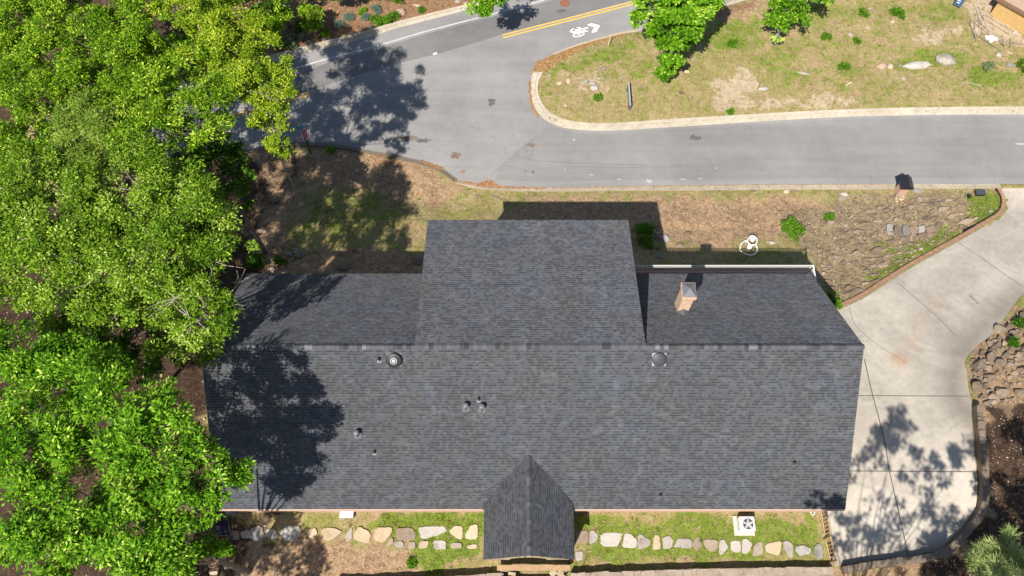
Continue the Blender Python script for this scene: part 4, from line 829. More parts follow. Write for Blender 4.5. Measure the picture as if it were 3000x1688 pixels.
# planting bed stones
for px, py, a, b, k, lab in ((858, 129, .5, .55, 'w', 'white rock beside the grey shrub in the planting bed'), (847, 116, .7, .6, 'p', 'pink rock behind the white rock in the planting bed'), (903, 125, .65, .4, 'w', 'flat white rock below the blue juniper in the planting bed'), (951, 117, .5, .4, 'w', 'white rock close to the kerb in the middle of the planting bed'), (1087, 82, .45, .4, 'w', 'white rock beside the low green shrubs in the planting bed'), (1174, 40, .95, .8, 'p', 'big tan boulder under the hedge in the planting bed'), (1222, 20, .9, .3, 'p', 'flat tan stone right of the hedge in the planting bed'), (1340, 8, .6, .4, 'w', 'pale stone at the right end of the planting bed'), (1365, 12, .5, .35, 'w', 'pale stone at the kerb end of the planting bed'), (1225, 40, .25, .2, 'd', 'small dark stone near the big tan boulder')):
    rock(px, py, a, b, min(a, b) * .8, random.uniform(-.4, .4), k, lab)
# stones behind the left wing
for px, py, a, b, h, k, lab in ((880, 748, 1.0, .7, .55, 'd', 'large dark grey rock in the stone row behind the left wing roof'), (866, 733, .7, .5, .45, 'g', 'grey rock on top of the large dark rock behind the left wing'), (846, 745, .8, .5, .4, 'g', 'grey rock left of the large dark rock behind the left wing'), (798, 761, .9, .5, .3, 'd', 'dark flat rock at the left end of the stone row behind the left wing'), (893, 780, .6, .5, .35, 'p', 'reddish rock below the large dark rock behind the left wing'), (1003, 780, 1.0, .6, .5, 'd', 'dark leaning slab at the middle of the left wing roof edge'), (1223, 767, .9, .7, .45, 'd', 'brown block rock against the tall roof side behind the left wing'), (903, 734, .3, .35, .25, 'w', 'small white stone right of the large dark rock'), (1035, 732, 1.0, .35, .25, 'r', 'long brown stone at the edge of the rubble behind the left wing'), (888, 601, .5, .4, .3, 'w', 'pale stone in the shaded grass under the big tree'), (766, 678, .9, .4, .3, 'p', 'long pinkish stone left of the shaded grass'), (798, 790, .4, .5, .3, 'p', 'reddish stone at the left wing roof edge'), (740, 680, .7, .4, .3, 'p', 'pinkish stone under the edge of the big tree crown')):
    put_rock(random.choice(PR[k]), gpt(px, py), a, b, h, random.uniform(-.4, .4), lab)
# front yard slabs and lone stones
for px, py, a, b, k, lab in ((1948, 700, .75, .75, 'g', 'flat grey slab tilted beside the green bush in the front yard'), (2015, 680, .6, .3, 'd', 'flat dark stone edge in the front yard litter'), (1990, 720, .7, .5, 'd', 'buried brown slab above the terrace shadow'), (1928, 752, .6, .4, 'w', 'pale rock in the terrace shadow beside the tall roof'), (1925, 700, .5, .5, 'd', 'dark rock under the green bush beside the tall roof'), (2262, 711, .55, .4, 'w', 'pale flat stone between the white ring ornament and the leafy bush'), (2472, 572, .6, .45, 'w', 'pale upright stone near the kerb in the front yard'), (2303, 564, .5, .35, 'p', 'orange tan stone at the kerb in the front yard'), (2325, 561, .6, .25, 'd', 'dark flat stone at the kerb beside the orange stone'), (1930, 728, .3, .3, 'd', 'small dark stone in the shade of the tall roof'), (2005, 770, .3, .2, 'w', 'tiny pale stone in the terrace shadow'), (2138, 560, .5, .2, 'd', 'dark stone against the kerb in the front yard'), (2205, 560, .55, .2, 'd', 'dark flat stone against the kerb right of the first dark stone')):
    rock(px, py, a, b, .3, random.uniform(-.3, .3), k, lab)
for i, px in enumerate((2604, 2627, 2650, 2675, 2698, 2722)):
    p = gpt(px, 676 + i * 1.2); me_ = stone_mesh('slab', 900 + i, .5, 16, M_rock); mb = MB(); rr = random.Random(i)
    pts = [Vector((sx_ * .205 * rr.uniform(.9, 1.05), sy_ * .42 * rr.uniform(.9, 1.05), 0)) for sx_, sy_ in ((-1, -1), (.1, -1.05), (1, -.97), (1.05, 0), (1, 1), (0, 1.04), (-.9, .97), (-1.02, 0))]
    mb.prism([q + Vector((.06 * (1 if q.y > 0 else -1), 0, -.05)) for q in pts], (0, 0, .2)); o = mb.build('stone_slab', M_rock if i % 2 else M_rockg); o.location = p; o.rotation_euler = (0, .12, .05)
    tag(o, 'upright brown stone slab, %s from the left in the row of six slabs in the rocky bank' % ORD[i], 'slab', 'row of stone slabs in the rocky bank')
def field(poly, n, kinds, smin, smax, label, cat, group, flat=(.28, .5), mind=.8, seed=1, lean=.42, rows=0):
    pw = gp(poly); xs = [p.x for p in pw]; ys = [p.y for p in pw]; r = random.Random(seed); pts = []; tries = 0
    while len(pts) < n and tries < 40000:
        tries += 1; x, y = r.uniform(min(xs), max(xs)), r.uniform(min(ys), max(ys))
        if rows and r.random() < .8: q_ = y - .22 * x; y += round(q_ / rows) * rows - q_ + r.uniform(-.07, .07)
        if not bool(inpoly(np.array([x]), np.array([y]), pw)[0]): continue
        s = smin + (smax - smin) * r.random() ** 2.0
        if any((x - a) ** 2 + (y - b) ** 2 < (mind * .5 * (s + s2)) ** 2 for a, b, s2 in pts): continue
        pts.append((x, y, s))
    for x, y, s in pts:
        k = r.choice(kinds); put_rock(r.choice(PR[k]), Vector((x, y, tz(x, y))), s * (r.uniform(1.1, 1.7) if rows else r.uniform(.9, 1.3)), s * (r.uniform(.5, .75) if rows else r.uniform(.65, 1.)), s * r.uniform(*flat) + .08, r.uniform(-.7, .7), label, cat, group, 'field_stone', .35, .2); o_ = COL.objects[-1]; o_.rotation_euler = (lean * r.uniform(.3, 1.2), r.uniform(-.15, .15), r.uniform(.0, .45) if rows else r.uniform(-.25, .75))
    return pts
BANK = [(2400, 760), (2440, 700), (2560, 640), (2520, 610), (2600, 575), (2780, 580), (2840, 600), (2860, 645), (2780, 690), (2660, 765), (2560, 830), (2500, 865), (2420, 850)]
field(BANK, 165, 'aaaabba', .32, .95, 'flat brown stone in the rocky bank between the front kerb and the driveway', 'stone', 'stones of the rocky bank', (.30, .46), .56, seed=3, lean=.5, rows=.62)
field([(2300, 640), (2430, 590), (2540, 570), (2560, 640), (2440, 700), (2330, 690)], 30, 'aaba', .25, .8, 'brown stone in the thin upper left part of the rocky bank', 'stone', 'stones left of the rocky bank', seed=4)
PILE = [(2848, 1060), (2880, 1012), (2930, 968), (2980, 915), (3015, 890), (3015, 1120), (2970, 1170), (2900, 1200), (2858, 1160)]
field(PILE, 98, 'bbabb', .36, 1.15, 'dark angular stone in the rubble pile at the right edge beside the driveway', 'stone', 'stones of the right hand rubble pile', (.42, .62), .46, seed=5)

# ------------------------------------------------------------------ brick edging of the driveway
BA = resample(smooth_line(gp([(2926, 553), (2941, 575), (2945, 602), (2934, 630), (2897, 652), (2820, 696), (2742, 739), (2664, 782), (2586, 832), (2528, 871), (2470, 898), (2438, 904)]), 2), step=.25)
brd = band('brick_border', BA, offset_line(BA, -.24), [(0, -.3), (0, .15), (1, .15), (1, -.3)], M_bord, uvlen=True)
tag(brd, 'curved red brick edging strip between the rocky bank and the driveway', 'edging')
ED = offset_line(BA[:26], -.30); bl = band('border_shade_strip', ED, offset_line(ED, -.04), [(0, -.2), (0, .22), (1, .22), (1, -.2)], M_blackp); tag(bl, 'thin black strip drawn as a shadow line round the grassy tip of the rocky bank', 'edging')  # black strip added for the shadow line beside the brick border

# ------------------------------------------------------------------ mailbox, signs and other front objects
mbx = empty('mailbox', gpt(2633, 566), .0); tag(mbx, 'brick mailbox pillar with a black gabled roof at the front kerb', 'mailbox')
mb = MB(); mb.box((0, 0, .60), (.56, .60, 1.3)); mb.box((0, 0, 1.22), (.66, .70, .10)); child(mb, 'pillar', brick_mat('mailbox_brick', (.42, .20, .12), (.56, .32, .21), (.5, .42, .34)), mbx)
mb = MB(); hw, hl = .46, .50
mb.add([(-hw, -hl, 1.24), (hw, -hl, 1.24), (hw, hl, 1.24), (-hw, hl, 1.24), (0, -hl, 1.68), (0, hl, 1.68)], [(0, 4, 5, 3), (1, 2, 5, 4), (0, 1, 4), (2, 3, 5), (3, 2, 1, 0)]); child(mb, 'roof', M_black, mbx)
mb = MB(); mb.box((0, .31, .85), (.26, .05, .28)); child(mb, 'letter_door', M_black, mbx)
rr = random.Random(4)
for k in range(13):
    x, y = 2625 + rr.gauss(6, 11), 584 + rr.gauss(0, 7); mb = MB(); mb.box((0, 0, 0), (.21, .1, .075), M=Matrix.Rotation(rr.uniform(0, 3), 3, 'Z') @ Matrix.Rotation(rr.uniform(-.4, .4), 3, 'X')); o = mb.build('loose_brick', M_chim if k % 2 else M_bord); o.location = gpt(x, y) + Vector((0, 0, .05))
    tag(o, 'loose pale brick lying at the foot of the brick mailbox pillar', 'brick', 'loose bricks by the mailbox')
mb = MB(); p = gpt(2680, 563); mb.prism([p + Vector(q) for q in ((-.45, .14, .02), (.3, .2, .02), (.6, -.05, .02), (.35, -.25, .02), (-.2, -.1, .02))], (0, 0, .1)); tag(mb.build('stone_slab', M_rockw), 'pale broken stone slab leaning right of the brick mailbox', 'slab')
bb = empty('black_meter_box', gpt(2866, 571)); tag(bb, 'black lidded utility box in the grassy tip by the driveway entrance', 'utility box')
mb = MB(); mb.box((0, 0, .13), (.62, .36, .26)); child(mb, 'box', M_black, bb); mb = MB(); mb.box((0, 0, .28), (.68, .40, .05)); child(mb, 'lid', simple('slate_lid', (.055, .06, .07), .5, .1), bb)
for px, py, lab in ((2834, 581, 'small black post cap left of the black lidded box'),): mb = MB(); mb.box(gpt(px, py) + Vector((0, 0, .12)), (.16, .22, .3), .2); tag(mb.build('post_cap', M_blackp), lab, 'post')
for px, py, lab in ((2862, 562, 'white flat stone above the black lidded box'), (2884, 562, 'white rounded stone right of the black lidded box'), (2901, 621, 'square pale stone in the grassy tip by the driveway')): rock(px, py, .35, .25, .2, .2, 'w', lab)
# stop sign with street name blades
ss = empty('stop_sign', gpt(912, 452)); tag(ss, 'red stop sign on a dark post with teal street name blades at the street corner', 'road sign')
mb = MB(); mb.tube([(0, 0, -.3), (0, 0, 3.0)], .045, 8); child(mb, 'pole', M_blackp, ss)
def facing(n, up=(0, 0, 1)):
    n = Vector(n).normalized(); u = Vector(up); x = u.cross(n).normalized(); y = n.cross(x); return Matrix((x, y, n)).transposed()
nv = Vector((.95, -.2, .05)).normalized(); FM = facing(nv); sc_ = Vector((0, 0, 2.42)) + nv * .06
def octo(r, z0, z1):
    m = MB(); pts = [FM @ Vector((r * math.cos(math.pi / 8 + k * math.pi / 4), r * math.sin(math.pi / 8 + k * math.pi / 4), z0)) + sc_ for k in range(8)]; m.prism(pts, FM @ Vector((0, 0, z1 - z0))); return m
pan = child(octo(.47, 0, .02), 'sign_panel', M_white, ss); child(octo(.435, .02, .026), 'red_face', M_red, pan)
def lettering(txt, size, mat, name, M, loc, parent):
    cu = bpy.data.curves.new(name, 'FONT'); cu.body = txt; cu.size = size; cu.align_x = 'CENTER'; cu.align_y = 'CENTER'; cu.extrude = .003
    to = bpy.data.objects.new(name, cu); COL.objects.link(to); bpy.context.view_layer.update()
    me_ = bpy.data.meshes.new_from_object(to.evaluated_get(bpy.context.evaluated_depsgraph_get())); COL.objects.unlink(to); bpy.data.objects.remove(to)
    me_.materials.clear(); me_.materials.append(mat); me_.transform(M.to_4x4()); me_.transform(Matrix.Translation(loc)); o = bpy.data.objects.new(name, me_); COL.objects.link(o); o.parent = parent; return o
lettering('STOP', .33, M_white, 'lettering', FM, sc_ + nv * .031, pan)
for k, (dx, z, ln) in enumerate((((.12, 1, 0), 3.02, .95), ((1, .02, 0), 3.24, 1.05))):
    d = Vector(dx).normalized(); mb = MB(); ang = math.atan2(d.y, d.x); Mx = Matrix.Rotation(ang, 3, 'Z') @ Matrix.Rotation(.35 if k == 0 else .1, 3, 'X')
    mb.box((0, 0, z), (ln, .025, .20), M=Mx); bl_ = child(mb, 'name_blade', M_teal, ss)
    mb = MB()
    for s_ in (-1, 1):
        for q in (-1, 1): mb.box(Vector((0, 0, z)) + Mx @ Vector((s_ * (ln / 2 - .09), q * .014, 0)), (.15, .004, .15), M=Mx)
    child(mb, 'white_end', simple('blade_white', (.6, .68, .68), .5), bl_)
mb = MB(); mb.tube([(0, 0, 2.9), (0, 0, 3.38)], .022, 6); child(mb, 'bracket', M_galv, ss)
# low grey board sign on the island
gs = empty('board_sign', (gpt(1836, 262) + gpt(1841, 326)) / 2); o_ = gs.location; tag(gs, 'long low grey board sign standing edge on in the dry grass of the island', 'sign')
A, B = gpt(1838, 262), gpt(1843, 328); d = B - A; ang = math.atan2(d.y, d.x); Mx = Matrix.Rotation(ang, 3, 'Z') @ Matrix.Rotation(.0, 3, 'X')
mb = MB(); mb.box((A + B) / 2 - o_ + Vector((0, 0, .38)), (d.length, .06, .62), M=Mx); child(mb, 'board', simple('slate_board', (.16, .17, .19), .6), gs)
mb = MB(); mb.box((A + B) / 2 - o_ + Vector((0, 0, .70)), (d.length + .06, .10, .045), M=Mx); child(mb, 'top_rail', simple('pale_grey_cap', (.36, .38, .42), .5, .2), gs)
for q in (.12, .88): mb = MB(); mb.box(A.lerp(B, q) - o_ + Vector((-.05, 0, .25)), (.09, .09, .8)); child(mb, 'post', M_dkmetal, gs)
st = MB(); p = gpt(1782, 135); st.tube([p + Vector((0, 0, -.1)), p + Vector((.03, -.02, 1.2))], .035, 6); tag(st.build('marker_stake', simple('cream_stake', (.72, .62, .46), .7)), 'thin cream marker stake in the grass beside the main road', 'stake')
bs = empty('yard_sign', gpt(2800, 22)); tag(bs, 'dark blue yard sign with white marks at the top edge of the lawn', 'sign'); Mx = facing((-.5, -.65, .55))
mb = MB(); mb.box((0, 0, .55), (.60, .75, .02), M=Mx); sp_ = child(mb, 'panel', simple('sign_navy', (.015, .05, .11), .5), bs)
mb = MB()
for k in range(3): mb.box(Vector((0, 0, .55)) + Mx @ Vector((-.08 + .02 * k, .2 - .16 * k, .014)), (.30 - .05 * k, .05, .006), M=Mx)
child(mb, 'white_mark', M_white, sp_); mb = MB(); mb.tube([(0, 0, -.1), (0, 0, .5)], .02, 6); child(mb, 'stake', M_galv, bs)
# white ring ornament
ro = empty('ring_ornament', gpt(2189, 733)); tag(ro, 'white yard ornament of two rings with a heart in the smaller ring', 'yard ornament')
def zz_(x, y, h=.0): p = gnd(x / 18.11 + 2150, y / 18.11 + 680); return Vector((p.x, p.y, tz(p.x, p.y) + h)) - ro.location
big = [zz_(x, y, .22) for x, y in [(610, 560), (480, 590), (370, 680), (300, 800), (270, 950), (290, 1080), (400, 1180), (560, 1250), (700, 1295), (860, 1310), (1000, 1275), (1130, 1170), (1210, 1050), (1215, 930), (1190, 830), (1140, 770)]]
mb = MB(); mb.tube(smooth_line(big, 1), .045, 8); child(mb, 'large_ring', simple('chalky_white', (.78, .76, .70), .6), ro, True)
mb = MB(); sm = [zz_(900 + 255 * math.cos(a), 600 + 225 * math.sin(a), .38) for a in [2 * math.pi * k / 28 for k in range(29)]]; mb.tube(sm, .052, 8, False); child(mb, 'small_ring', M_white, ro, True)
mb = MB(); hp = [zz_(x, y, .40) for x, y in [(905, 700), (790, 600), (770, 500), (830, 440), (910, 520), (960, 410), (1040, 400), (1050, 500), (1000, 610)]]; mb.prism(hp, (0, 0, .05)); child(mb, 'heart', simple('pale_mint_white', (.72, .80, .78), .5), ro)
mb = MB(); fo = [zz_(x, y, .30) for x, y in [(690, 760), (820, 800), (900, 860), (890, 960), (840, 1030), (700, 1030), (630, 980), (640, 880)]]; mb.prism(fo, (0, 0, .07)); child(mb, 'white_base', M_white, ro)
mb = MB(); c0 = zz_(880, 440, 0); mb.tube([zz_(880, 400, .36), zz_(890, 470, .4)], .05, 6); child(mb, 'pink_ribbon', simple('dull_pink', (.55, .36, .44), .6), ro)
for q in ((620, 600), (1130, 780), (760, 1000)): mb = MB(); v = zz_(*q); mb.tube([v + Vector((0, 0, -.1)), v + Vector((0, 0, .36))], .03, 6); child(mb, 'leg', M_white, ro)
# building corner, fallen fence and sheet in the upper right corner
C0 = gnd(2897, 46); E1 = (gnd(3000, 105) - C0); E1.z = 0; E1.normalize(); E2 = Vector((-E1.y, E1.x, 0)); bh = 1.7
shd = empty('yellow_building', C0); tag(shd, 'yellow walled building with a flat tan roof cut off by the upper right corner', 'building')
def Q(a, b, z): return E1 * a + E2 * b + Vector((0, 0, z))
mb = MB(); mb.prism([Q(0, 0, -.5), Q(14, 0, -.5), Q(14, 9, -.5), Q(0, 9, -.5)], (0, 0, bh + .5)); child(mb, 'wall', M_yelwall, shd)
mb = MB(); mb.prism([Q(-.25, -.25, bh), Q(14.3, -.25, bh), Q(14.3, 9.3, bh), Q(-.25, 9.3, bh)], (0, 0, .18)); rf_ = child(mb, 'roof', M_brntrim, shd)
mb = MB(); mb.prism([Q(.0, .0, bh + .182), Q(14.1, .0, bh + .182), Q(14.1, 9.1, bh + .182), Q(.0, 9.1, bh + .182)], (0, 0, .04)); child(mb, 'roof_felt', M_brnroof, rf_)
mb = MB(); mb.prism([Q(-.03, 1.6, 0), Q(-.03, 2.6, 0), Q(.02, 2.6, 0), Q(.02, 1.6, 0)], (0, 0, 1.6)); child(mb, 'door', M_brntrim, shd)
wf = empty('wire_fence', gpt(2858, 122)); tag(wf, 'sagging dark wire fence with crossed thin posts beside the yellow building', 'fence')
def fz(x, y, h): return at_z(x / 8.05 + 2780, y / 8.05, -6.4 + h) - wf.location
for nm, lst in (('rail', [[(410, 280, .05), (520, 650, .05), (640, 985, .05)], [(640, 820, .1), (930, 1010, .08), (1230, 1205, .05)], [(650, 490, .8), (830, 640, .8), (1030, 780, .75), (1260, 930, .6), (1771, 1060, .5)], [(850, 345, 1.1), (1100, 500, 1.1), (1540, 765, 1.0)], [(690, 150, .7), (760, 350, .9), (860, 570, .8)]]),
               ('post', [[(740, 290, 1.2), (610, 560, .4), (640, 985, 0)], [(820, 350, 1.2), (740, 550, .5), (700, 660, .1)], [(860, 590, .9), (740, 860, 0)], [(930, 710, .7), (930, 880, 0)], [(550, 510, 1.), (610, 650, .6), (640, 980, 0)], [(1260, 930, .6), (1300, 1110, 0)], [(1220, 930, .6), (1280, 1090, 0)], [(510, 430, 1.1), (520, 640, .1)], [(1560, 840, .9), (1420, 1150, 0)], [(790, 770, .3), (880, 840, .2)]])):
    for pl in lst: mb = MB(); mb.tube([fz(*q) for q in pl],   .02 if nm == 'rail' else .017, 5); child(mb, nm, M_dkmetal, wf)
mb = MB(); P_ = [gpt(x / 8.05 + 2780, y / 8.05) for x, y in [(820, 862), (930, 858), (1010, 860), (1060, 890), (1145, 915), (1130, 985), (1060, 975), (990, 1030), (940, 1020), (930, 965), (860, 945)]]
mb.prism([p + Vector((0, 0, .06)) for p in P_], (0, 0, .03)); tag(mb.build('white_sheet', simple('white_sheet', (.60, .60, .58), .7, 0, .04)), 'crumpled white sheet lying behind the sagging wire fence', 'sheet')
for x, y, s, lab in ((1015, 385, .55, 'white block at the corner of the yellow building'), (1385, 600, .5, 'pale flat block along the yellow wall'), (1540, 780, .55, 'white block at the foot of the yellow wall near the picture edge')): rock(x / 8.05 + 2780, y / 8.05, s, s * .6, .3, .5, 'w', lab, cat='block', name='stone_block')
# fallen branches on the lawn
for pts, r_, m_, lab in (([(2600, 165), (2615, 174), (2637, 193)], .03, M_bark, 'thin dark fallen branch pointing at the long white boulder'), ([(2610, 204), (2625, 198), (2640, 193)], .025, M_bark, 'short fallen twig below the thin branch at the boulder'), ([(2808, 254), (2818, 245), (2832, 246), (2850, 250), (2872, 254)], .03, M_barkl, 'bent pale fallen branch right of the boulders'), ([(2474, 257), (2492, 245)], .035, simple('pale_stick', (.6, .54, .44), .8), 'short pale stick in the middle of the lawn'), ([(2716, 202), (2745, 203)], .035, M_plank, 'pale stick under the chunky boulder'), ([(2218, 262), (2226, 252), (2230, 240)], .04, M_bark, 'black twisted root beside the bare sandy patch')):
    mb = MB(); mb.tube([gpt(*q) + Vector((0, 0, .05)) for q in pts], r_, 5); tag(mb.build('fallen_branch', m_), lab, 'branch')
for pts, lab in (([(1392, 575), (1408, 580)], 'dark short log in the grass left of the tall roof shadow'), ([(1442, 576), (1467, 584), (1490, 592)], 'dark long stick pointing at the tall roof shadow')):
    mb = MB(); mb.tube([gpt(*q) + Vector((0, 0, .05)) for q in pts], .05, 6); tag(mb.build('fallen_branch', M_bark), lab, 'branch')
dg = empty('iron_grate', gpt(2722, 1633)); tag(dg, 'small black slatted grate leaning on the driveway wall bend', 'grate')
mb = MB()
for k in range(7): mb.box((-.45 + k * .15, 0, .52), (.035, .34, .03), .2)
child(mb, 'bar', M_black, dg); mb = MB(); mb.box((0, .17, .52), (1.0, .03, .03)); mb.box((0, -.17, .52), (1.0, .03, .03)); child(mb, 'frame', M_black, dg)

# ------------------------------------------------------------------ foliage
def unit(a): return a / np.maximum(1e-9, np.linalg.norm(a, axis=-1, keepdims=True))
def leaf_quads(P, OUT, n_each, spread, length, width, up=.65, rnd=.7, droop=.12, r=rng):
    """leaf diamonds gathered in tufts round points P with outward directions OUT"""
    k = len(P); idx = np.repeat(np.arange(k), n_each); n = len(idx)
    off = r.normal(size=(n, 3)) * spread[idx][:, None]; off[:, 2] *= .6
    pos = P[idx] + off
    ax = unit(off / spread[idx][:, None] * .6 + OUT[idx] * .5 + r.normal(size=(n, 3)) * .45); ax[:, 2] *= .55; ax = unit(ax)
    nr = np.array([0, 0, 1.]) * up + OUT[idx] * .45 + r.normal(size=(n, 3)) * rnd * .6
    nr = unit(nr - ax * (nr * ax).sum(1, keepdims=True)); sd = np.cross(nr, ax)
    L = length * r.uniform(.65, 1.25, (n, 1)); W = width * r.uniform(.7, 1.25, (n, 1))
    V = np.stack([pos, pos + ax * L * .45 + sd * W * .5, pos + ax * L - nr * L * droop, pos + ax * L * .45 - sd * W * .5], 1)
    return V, idx
def vnoise3(p, sc):
    return (np.sin(p[:, 0] * sc + 1.3 * np.sin(p[:, 1] * sc * .7)) + np.sin(p[:, 1] * sc * 1.1 + 2 + np.sin(p[:, 2] * sc)) + np.sin(p[:, 2] * sc * 1.3 + p[:, 0] * sc * .6)) / 3
def tuft_points(blobs, dens, r=rng, low=-.45, inner=.20, small=False, hole=.36):
    """crown = big blobs covered with lumps, each lump covered with leaf tufts"""
    P = []; O = []; S = []; T = []
    for (c, rad, rz) in blobs:
        m = max(6, int(4.6 * rad * rad)); d = unit(r.normal(size=(m * 3, 3))); d = d[d[:, 2] > low][:m]
        for q in d:
            k = r.random()
            if k < inner: f, ls = r.uniform(.2, .55), 1.
            elif k < .76: f, ls = r.uniform(.6, .95), 1.
            else: f, ls = r.uniform(.98, 1.25 if not small else 1.05), .62
            lr = (rad * .55 if small else .20 + .20 * rad) * r.uniform(.55, 1.25) * ls; lc = np.array(c) + q * np.array([rad, rad, rz]) * f
            if not small and rad > .8 and vnoise3(lc[None], 2.1)[0] > hole: continue
            n = max(4, int(dens * lr * lr * 2.3)); e = unit(r.normal(size=(n * 2, 3)) + q * .6); e = e[e[:, 2] > -.25][:n]; n = len(e)
            P.append(lc + e * lr * r.uniform(.35, 1.3, (n, 1)) * np.array([1, 1, .72])); O.append(unit(e + q * .3)); S.append(np.full(n, min(.15, .06 + .10 * lr)) * r.uniform(.75, 1.3, n)); T.append(np.full(n, r.normal() * .09))
    return np.concatenate(P), np.concatenate(O), np.concatenate(S), np.concatenate(T)
LEAF = {
 'yellow': tint_mat('yellow_green_leaf', [(0, (.05, .09, .003)), (.4, (.125, .215, .006)), (.75, (.31, .42, .018)), (1, (.55, .56, .07))], .25),
 'pale': tint_mat('pale_tipped_leaf', [(0, (.016, .045, .002)), (.42, (.080, .172, .005)), (.74, (.225, .36, .022)), (1, (.46, .52, .15))], .22),
 'bright': tint_mat('bright_leaf', [(0, (.012, .045, .002)), (.42, (.066, .188, .004)), (.76, (.19, .375, .014)), (1, (.47, .62, .10))], .24),
 'mid': tint_mat('mid_green_leaf', [(0, (.015, .05, .002)), (.42, (.078, .182, .004)), (.76, (.22, .365, .013)), (1, (.50, .59, .08))], .24),
 'feather': tint_mat('feathery_leaf', [(0, (.02, .05, .006)), (.45, (.13, .22, .02)), (.8, (.26, .36, .05)), (1, (.44, .48, .14))], .22),
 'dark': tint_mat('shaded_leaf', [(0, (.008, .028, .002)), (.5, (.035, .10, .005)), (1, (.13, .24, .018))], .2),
 'juniper': tint_mat('juniper_needle', [(0, (.03, .06, .04)), (.5, (.11, .17, .12)), (1, (.23, .31, .24))], .1),
 'pine': tint_mat('pine_needle', [(0, (.07, .12, .025)), (.5, (.25, .33, .09)), (1, (.52, .56, .25))], .15),
 'weed': tint_mat('weed_leaf', [(0, (.02, .06, .003)), (.5, (.065, .16, .007)), (1, (.19, .32, .03))], .2),
 'grey': tint_mat('grey_green_leaf', [(0, (.06, .08, .03)), (.5, (.15, .19, .08)), (1, (.28, .34, .16))], .15),
}
def tree(name, base, blobs, kind, label, n_leaf=None, leaf=(.26, .13), dens=15, per=26, bark=M_bark, group=None, trunk_r=.16, twigs=6, low=-.45, tint_c=.5, hole=.36):
    base = Vector(base); B_ = [(np.array(b[0]) - np.array(base), b[1], b[1] * (b[2] if len(b) > 2 else .85)) for b in blobs]
    e = empty(name, base); tag(e, label, 'tree', group)
    P, O, S, T = tuft_points(B_, dens, low=low, hole=hole)
    V, idx = leaf_quads(P, O, per, S, *leaf)
    th = (tint_c + T + .10 * rng.normal(size=len(P)))[idx] + .19 * rng.normal(size=len(idx)); th = np.where(rng.random(len(th)) < .03, th + .25, th)
    quads_obj('crown', V, LEAF[kind], np.clip(th, 0, 1), e)
    mb = MB(); cen = sum((Vector(b[0]) for b in B_), Vector()) / len(B_); zt = min(b[0][2] for b in B_); fork = Vector((cen.x * .35, cen.y * .35, max(.5, zt * .55)))
    mb.tube([Vector((0, 0, -.4)), Vector((cen.x * .08, cen.y * .08, fork.z * .4)), fork], [trunk_r * 1.25, trunk_r, trunk_r * .8], 8)
    for c, rad, rz in B_:
        c = Vector(c); m = fork.lerp(c, .5) + Vector((random.uniform(-.3, .3), random.uniform(-.3, .3), .25 * rad)); mb.tube([fork, m, c], [trunk_r * .40, trunk_r * .24, trunk_r * .10], 6)
        for _ in range(twigs):
            d = Vector(unit(rng.normal(size=3))); d.z = abs(d.z) * .8 + .05
            e1 = c + Vector((d.x * rad, d.y * rad, d.z * rz)) * random.uniform(.8, 1.02); mid = c.lerp(e1, .55) + Vector((random.uniform(-.15, .15),) * 3)
            mb.tube([c, mid, e1], [trunk_r * .14, trunk_r * .09, .006], 4, False)
    mb.build('trunk', bark, e); return e
def pz(px, py, z): return tuple(at_z(px, py, z))
def bl(lst): return [(pz(x, y, z), r_) + tuple(k) for x, y, z, r_, *k in lst]
def from_shadow(px, py, z):
    G = gnd(px, py); t_ = (z - G.z) / 1.48; return (G.x - .5 * t_, G.y - t_, z)
def base_of(blobs, dx=0, dy=0):
    x = np.mean([b[0][0] for b in blobs]) + dx; y = np.mean([b[0][1] for b in blobs]) + dy; x = min(x, -16.8) if -17 < x < 1 and 5 < y < 23 else x; return (x, y, tz(x, y))
FG = 'trees of the left hand wood'
def forest(lst, kind, label, **kw): b = bl(lst); return tree('broadleaf_tree', base_of(b), b, kind, label, group=FG, **kw)
forest([(560, 25, 7.5, 1.7), (640, 50, 8, 1.9), (690, 125, 8.6, 1.8), (738, 205, 9, 1.75), (790, 290, 8.8, 1.35), (806, 385, 7.2, .95), (640, 180, 8, 1.5), (590, 105, 7.5, 1.4), (770, 330, 8., 1.0), (700, 250, 8, 1.2), (815, 425, 6.6, .6), (800, 235, 8.6, .9), (745, 300, 8, 1.0)], 'yellow', 'yellow green tree nearest the main road in the left wood', leaf=(.14, .085), dens=36, per=26, bark=M_barkl, trunk_r=.06, hole=.8)
forest([(410, 560, 9.3, 2.5), (300, 640, 9.3, 2.4), (545, 640, 10.4, 2.3), (610, 760, 10.8, 1.9), (480, 760, 10.4, 2.4), (330, 820, 9, 2.3), (655, 880, 10.5, 1.4), (590, 910, 10, 1.7), (420, 480, 8.5, 1.8), (170, 720, 9, 2.3), (645, 665, 10, 1.2), (470, 950, 7, 1.5), (570, 1020, 8.5, 1.0), (600, 965, 11.5, 1.1), (555, 930, 12, 1.3), (515, 875, 12, 1.5), (700, 830, 10.3, .85), (610, 1000, 9, .7)], 'pale', 'large pale tipped tree overhanging the left wing roof', leaf=(.15, .09), dens=24, per=26, bark=M_barkl)
forest([(50, 620, 8, 2.3), (50, 790, 8, 2.3), (170, 900, 6.5, 1.9), (110, 520, 7, 2.0)], 'pale', 'pale green tree at the left edge halfway down', leaf=(.155, .09), dens=24, per=26, bark=M_barkl)
forest([(55, 1060, 9, 1.9), (185, 1090, 9, 1.7), (120, 1160, 9.3, 2.1)], 'bright', 'bright green tree at the left edge below the pale trees', leaf=(.19, .085), per=30, dens=18)
